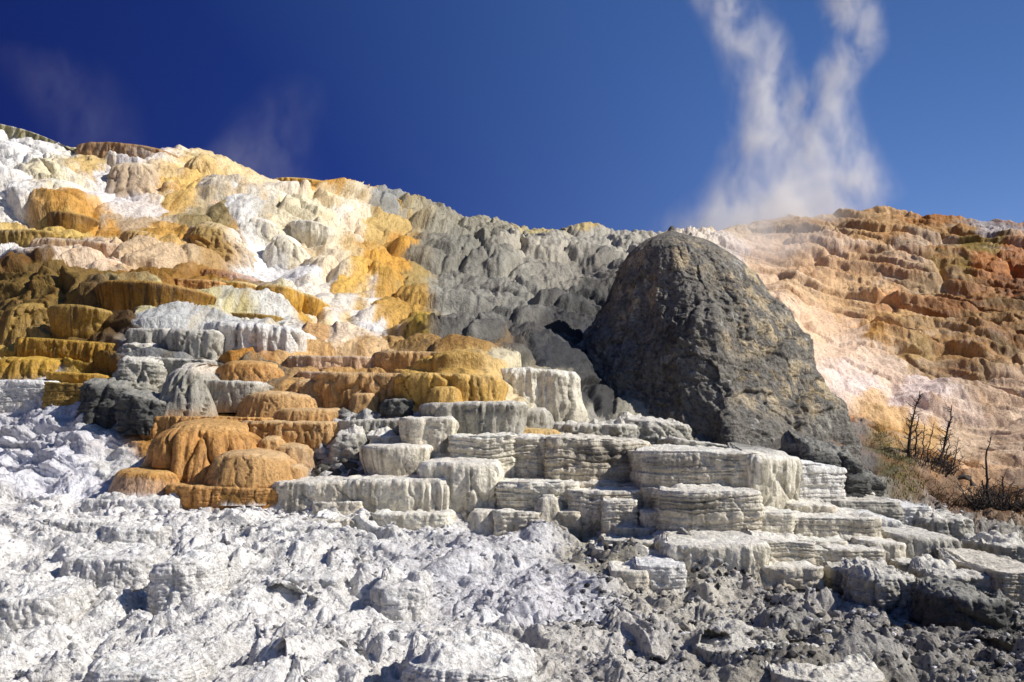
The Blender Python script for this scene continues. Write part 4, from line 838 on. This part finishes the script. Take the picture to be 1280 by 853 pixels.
dead_tree('dead curved stem at the right end of the right bush', 1262, 640, 1276, 612, surf(1262, 640).y - .1, .035, 12, .3, .1)
dead_tree('dead black stump with spikes at the left end of the right bush', 1232, 640, 1228, 600, surf(1232, 640).y - .1, .06, 22, .4)
def bush(label, bx, by, Y, w, h, n, mat, r=.02):
    b = Vector([float(q) for q in at(bx, by, Y)]); root = bpy.data.objects.new('dead_bush', None); COL.objects.link(root); root.location = b; tag(root, label, 'dead bush', 'dead bushes at the foot of the right hill')
    for i in range(n):
        a = random.uniform(0, 2 * math.pi); rr = random.random() ** .6 * w
        t = b + Vector((math.cos(a) * rr, math.sin(a) * rr * .6, h * random.uniform(.35, 1)))
        p0 = b + Vector((math.cos(a) * rr * .3, math.sin(a) * rr * .3, -.2)); path = wiggle(p0, t, 6, .03, Vector((0, 0, .1 * h))); parts = [tube(path, r, r * .3, 5)]
        for k in range(7):
            c = path[random.randint(2, 6)]; d = Vector((random.uniform(-1, 1), random.uniform(-1, 1), random.uniform(-.3, 1))).normalized(); parts.append(tube(wiggle(c, c + d * h * random.uniform(.15, .4), 3, .02), r * .5, r * .2, 4))
        v, q = join(parts); mesh('branch', v, q, None, mat, root, b)
yb_ = lambda a, b: surf(a, b + 6).y - .1
bush('dense dark leafless bush around the foot of the dead tree clump', 1152, 606, yb_(1152, 600), 1.3, 1.0, 70, M_WOOD)
bush('brown leafless bush right under the leaning dead tree', 1176, 604, yb_(1176, 600), .8, .8, 40, M_WOOD)
bush('dark tangled leafless bush at the right edge, largest one', 1246, 652, yb_(1246, 640), 1.1, .95, 60, M_WOOD)
bush('dark twiggy bush left half of the right edge tangle', 1226, 642, yb_(1226, 634), .55, .7, 30, M_WOOD)
bush('low grey twiggy bush behind the last pale block', 1160, 646, yb_(1160, 630), .8, .75, 26, M_TWIG)
bush('low brown twiggy bush between the two dead clumps', 1196, 640, yb_(1196, 632), 1.0, .4, 34, M_TWIG)
bush('small brown bush at the right edge beyond the dark tangle', 1276, 650, yb_(1276, 640), .7, .6, 24, M_TWIG)
bush('low dark bush on the mossy bank left of the dead trees', 1118, 596, yb_(1118, 590), .7, .45, 24, M_TWIG)
# arched fallen branch
Yl = surf(1206, 618).y - .5
pts = [Vector([float(q) for q in at(a, b, Yl)]) for a, b in [(1180, 606), (1190, 604), (1197, 598), (1204, 596), (1212, 598), (1216, 606), (1218, 616), (1217, 624)]]
v, q = tube(pts, .05, .11, 8); br = mesh('fallen_branch', v, q, None, M_WOOD, None, tuple(pts[0])); tag(br, 'dark arched fallen branch lying left of the right bush', 'fallen branch')
def grass(name, label, cells, n, h, mat, seed):
    rs = random.Random(seed); V = []; Q = []
    for i in range(n):
        cx, cy, rx, ry = rs.choice(cells); px = rs.gauss(cx, rx); py = rs.gauss(cy, ry); p = surf(px, py) - Vector((0, .05, .03))
        a = rs.uniform(0, 6.28); l = h * rs.uniform(.4, 1.3); wd = .012; lean = Vector((math.cos(a), math.sin(a), 0)) * l * .5; s = Vector((-math.sin(a), math.cos(a), 0)) * wd
        k = len(V); V += [tuple(p - s), tuple(p + s), tuple(p + lean * .4 + s * .7 + Vector((0, 0, l * .6))), tuple(p + lean * .4 - s * .7 + Vector((0, 0, l * .6))), tuple(p + lean + Vector((0, 0, l))), tuple(p + lean * 1.02 + Vector((0, 0, l * .98)))]
        Q += [(k, k + 1, k + 2, k + 3), (k + 3, k + 2, k + 4, k + 5)]
    o = mesh(name, V, Q, None, mat, smooth=False); tag(o, label, None, None, 'stuff')
grass('grass', 'green grass on the bank between dark cone and dead trees', [(1094, 562, 5, 8), (1108, 580, 8, 10), (1120, 600, 9, 12), (1112, 615, 8, 10), (1128, 625, 10, 8)], 1800, .09, M_GRASS, 1)
grass('grass', 'dry brown grass among the dead bushes', [(1140, 615, 14, 10), (1165, 620, 18, 10), (1200, 632, 24, 8), (1240, 650, 26, 5), (1150, 600, 20, 6), (1270, 640, 14, 8)], 1800, .08, M_DRY, 2)

# ------------------------------------------------------------ steam
def steam(name, label, cat, box, Y, dy, dens, axis, seed, aniso=0.0, nscale=.5, lo=.36, hi=.78, tilt=0.0):
    """closed body of vapour. axis: list of (row, centre px, half-width px, strength) from top to bottom; it wanders with height"""
    zz = []; 
    for (py, cx, hw, st) in axis:
        X, _, Z = at(cx, py, Y); zz.append((float(Z), float(X), hw * Y / FPX, st))
    zz.sort(); z0, z1 = zz[0][0], zz[-1][0]; V = []; Q = []; n = 28; segs = 24
    for i in range(segs + 1):
        z = z0 + (z1 - z0) * i / segs; cx = np.interp(z, [a[0] for a in zz], [a[1] for a in zz]); hw = np.interp(z, [a[0] for a in zz], [a[2] for a in zz])
        for j in range(n):
            t = 2 * math.pi * j / n; V.append((cx + hw * 1.1 * math.cos(t), Y + dy * hw * 1.1 * math.sin(t), z))
    for i in range(segs):
        for j in range(n): Q.append((i * n + j, i * n + (j + 1) % n, (i + 1) * n + (j + 1) % n, (i + 1) * n + j))
    me = bpy.data.meshes.new(name); me.from_pydata(V, [], Q + [tuple(range(n))[::-1], tuple(range(segs * n, segs * n + n))]); me.update()
    m = bpy.data.materials.new(name + '_vapour'); m.use_nodes = True; t = m.node_tree; t.nodes.clear(); L = t.links.new
    out = N(t, 'ShaderNodeOutputMaterial'); pv = N(t, 'ShaderNodeVolumePrincipled'); L(pv.outputs[0], out.inputs['Volume'])
    pv.inputs['Color'].default_value = (.995, .995, .995, 1); pv.inputs['Anisotropy'].default_value = aniso
    geo = N(t, 'ShaderNodeTexCoord'); sep = N(t, 'ShaderNodeSeparateXYZ'); L(geo.outputs['Object'], sep.inputs[0])
    mz = N(t, 'ShaderNodeMapRange'); mz.inputs[1].default_value = z0; mz.inputs[2].default_value = z1; L(sep.outputs['Z'], mz.inputs[0])
    def curve(vals, lo_, hi_):
        c = N(t, 'ShaderNodeFloatCurve'); cu = c.mapping.curves[0]
        pts_ = [((a[0] - z0) / (z1 - z0), (v_ - lo_) / (hi_ - lo_ + 1e-9)) for a, v_ in zip(zz, vals)]
        cu.points[0].location = pts_[0]; cu.points[1].location = pts_[-1]
        for p in pts_[1:-1]: cu.points.new(*p)
        c.mapping.update(); L(mz.outputs[0], c.inputs['Value'])
        r = N(t, 'ShaderNodeMapRange'); r.inputs[3].default_value = lo_; r.inputs[4].default_value = hi_; r.clamp = False; L(c.outputs[0], r.inputs[0]); return r.outputs[0]
    def Mt(op, a, b=None, clamp=False):
        q = N(t, 'ShaderNodeMath', operation=op); q.use_clamp = clamp
        for i_, s in enumerate((a, b)):
            if s is None: continue
            if isinstance(s, (int, float)): q.inputs[i_].default_value = s
            else: L(s, q.inputs[i_])
        return q.outputs[0]
    xs = [a[1] for a in zz]; ws = [a[2] for a in zz]; ss = [a[3] for a in zz]
    cxn = curve(xs, min(xs) - 1, max(xs) + 1); wn = curve(ws, 0, max(ws) * 1.1); sn = curve(ss, 0, 1)
    # turbulence displaces the edge
    mp = N(t, 'ShaderNodeMapping'); mp.inputs['Location'].default_value = (seed * 11.3, seed * 3.1, seed * 7.7); mp.inputs['Scale'].default_value = (1, 1, .6); L(geo.outputs['Object'], mp.inputs[0])
    n1 = N(t, 'ShaderNodeTexNoise'); n1.inputs['Scale'].default_value = nscale; n1.inputs['Detail'].default_value = 6; n1.inputs['Roughness'].default_value = .62; n1.inputs['Distortion'].default_value = .3; L(mp.outputs[0], n1.inputs['Vector'])
    dx = Mt('DIVIDE', Mt('SUBTRACT', sep.outputs['X'], cxn), wn); dyv = Mt('DIVIDE', Mt('DIVIDE', Mt('SUBTRACT', sep.outputs['Y'], Y), wn), dy)
    r2 = Mt('ADD', Mt('MULTIPLY', dx, dx), Mt('MULTIPLY', dyv, dyv)); fall0 = Mt('SUBTRACT', 1.0, r2, True); fall = Mt('MULTIPLY', fall0, fall0)
    nr = N(t, 'ShaderNodeMapRange'); nr.interpolation_type = 'SMOOTHSTEP'; nr.inputs[1].default_value = lo; nr.inputs[2].default_value = hi; L(n1.outputs[0], nr.inputs[0])
    d = Mt('MULTIPLY', Mt('MULTIPLY', Mt('MULTIPLY', fall, nr.outputs[0]), sn), dens)
    L(d, pv.inputs['Density'])
    me.materials.append(m); o = bpy.data.objects.new(name, me); COL.objects.link(o); tag(o, label, cat); return o
YS = 66
steam('steam_plume', 'left column of white steam rising above the dark cone', 'steam', None, YS, .6, 1.25,
      [(-120, 870, 64, .45), (-40, 895, 66, .6), (0, 912, 66, .75), (60, 942, 62, .9), (120, 955, 60, .9), (170, 960, 70, .8), (220, 962, 95, .7), (255, 955, 125, .8), (285, 945, 150, .9), (320, 935, 130, .2)], 1)
steam('steam_plume', 'right column of white steam, drifting up to the right', 'steam', None, YS + 6, .6, 1.4,
      [(-120, 1120, 60, .4), (-40, 1085, 56, .6), (0, 1065, 56, .65), (50, 1070, 50, .7), (110, 1030, 60, .6), (170, 1025, 76, .75), (220, 1040, 92, .75), (255, 1020, 115, .75), (290, 1000, 115, .5)], 2)
steam('steam_veil', 'thin steam veil creeping down the right hill beside the cone', 'steam', None, 55, .5, .42,
      [(255, 940, 80, 0), (285, 950, 110, .8), (320, 950, 95, .9), (370, 960, 80, .7), (420, 985, 70, .3), (450, 1000, 60, 0)], 3, lo=.3, hi=.7)
steam('steam_wisp', 'faint steam wisp over the skyline beside the arched dome', 'steam', None, 50, .6, .12,
      [(90, 380, 50, 0), (130, 358, 70, .35), (170, 335, 85, .6), (205, 318, 100, 1), (250, 325, 95, .9)], 4, nscale=.7, lo=.33, hi=.8)
steam('steam_wisp', 'faintest steam wisp above the brown skyline cap at left', 'steam', None, 46, .6, .055,
      [(60, 40, 80, 0), (100, 80, 100, .8), (150, 110, 90, .8), (200, 130, 90, .7)], 5, nscale=.7, lo=.33, hi=.8)
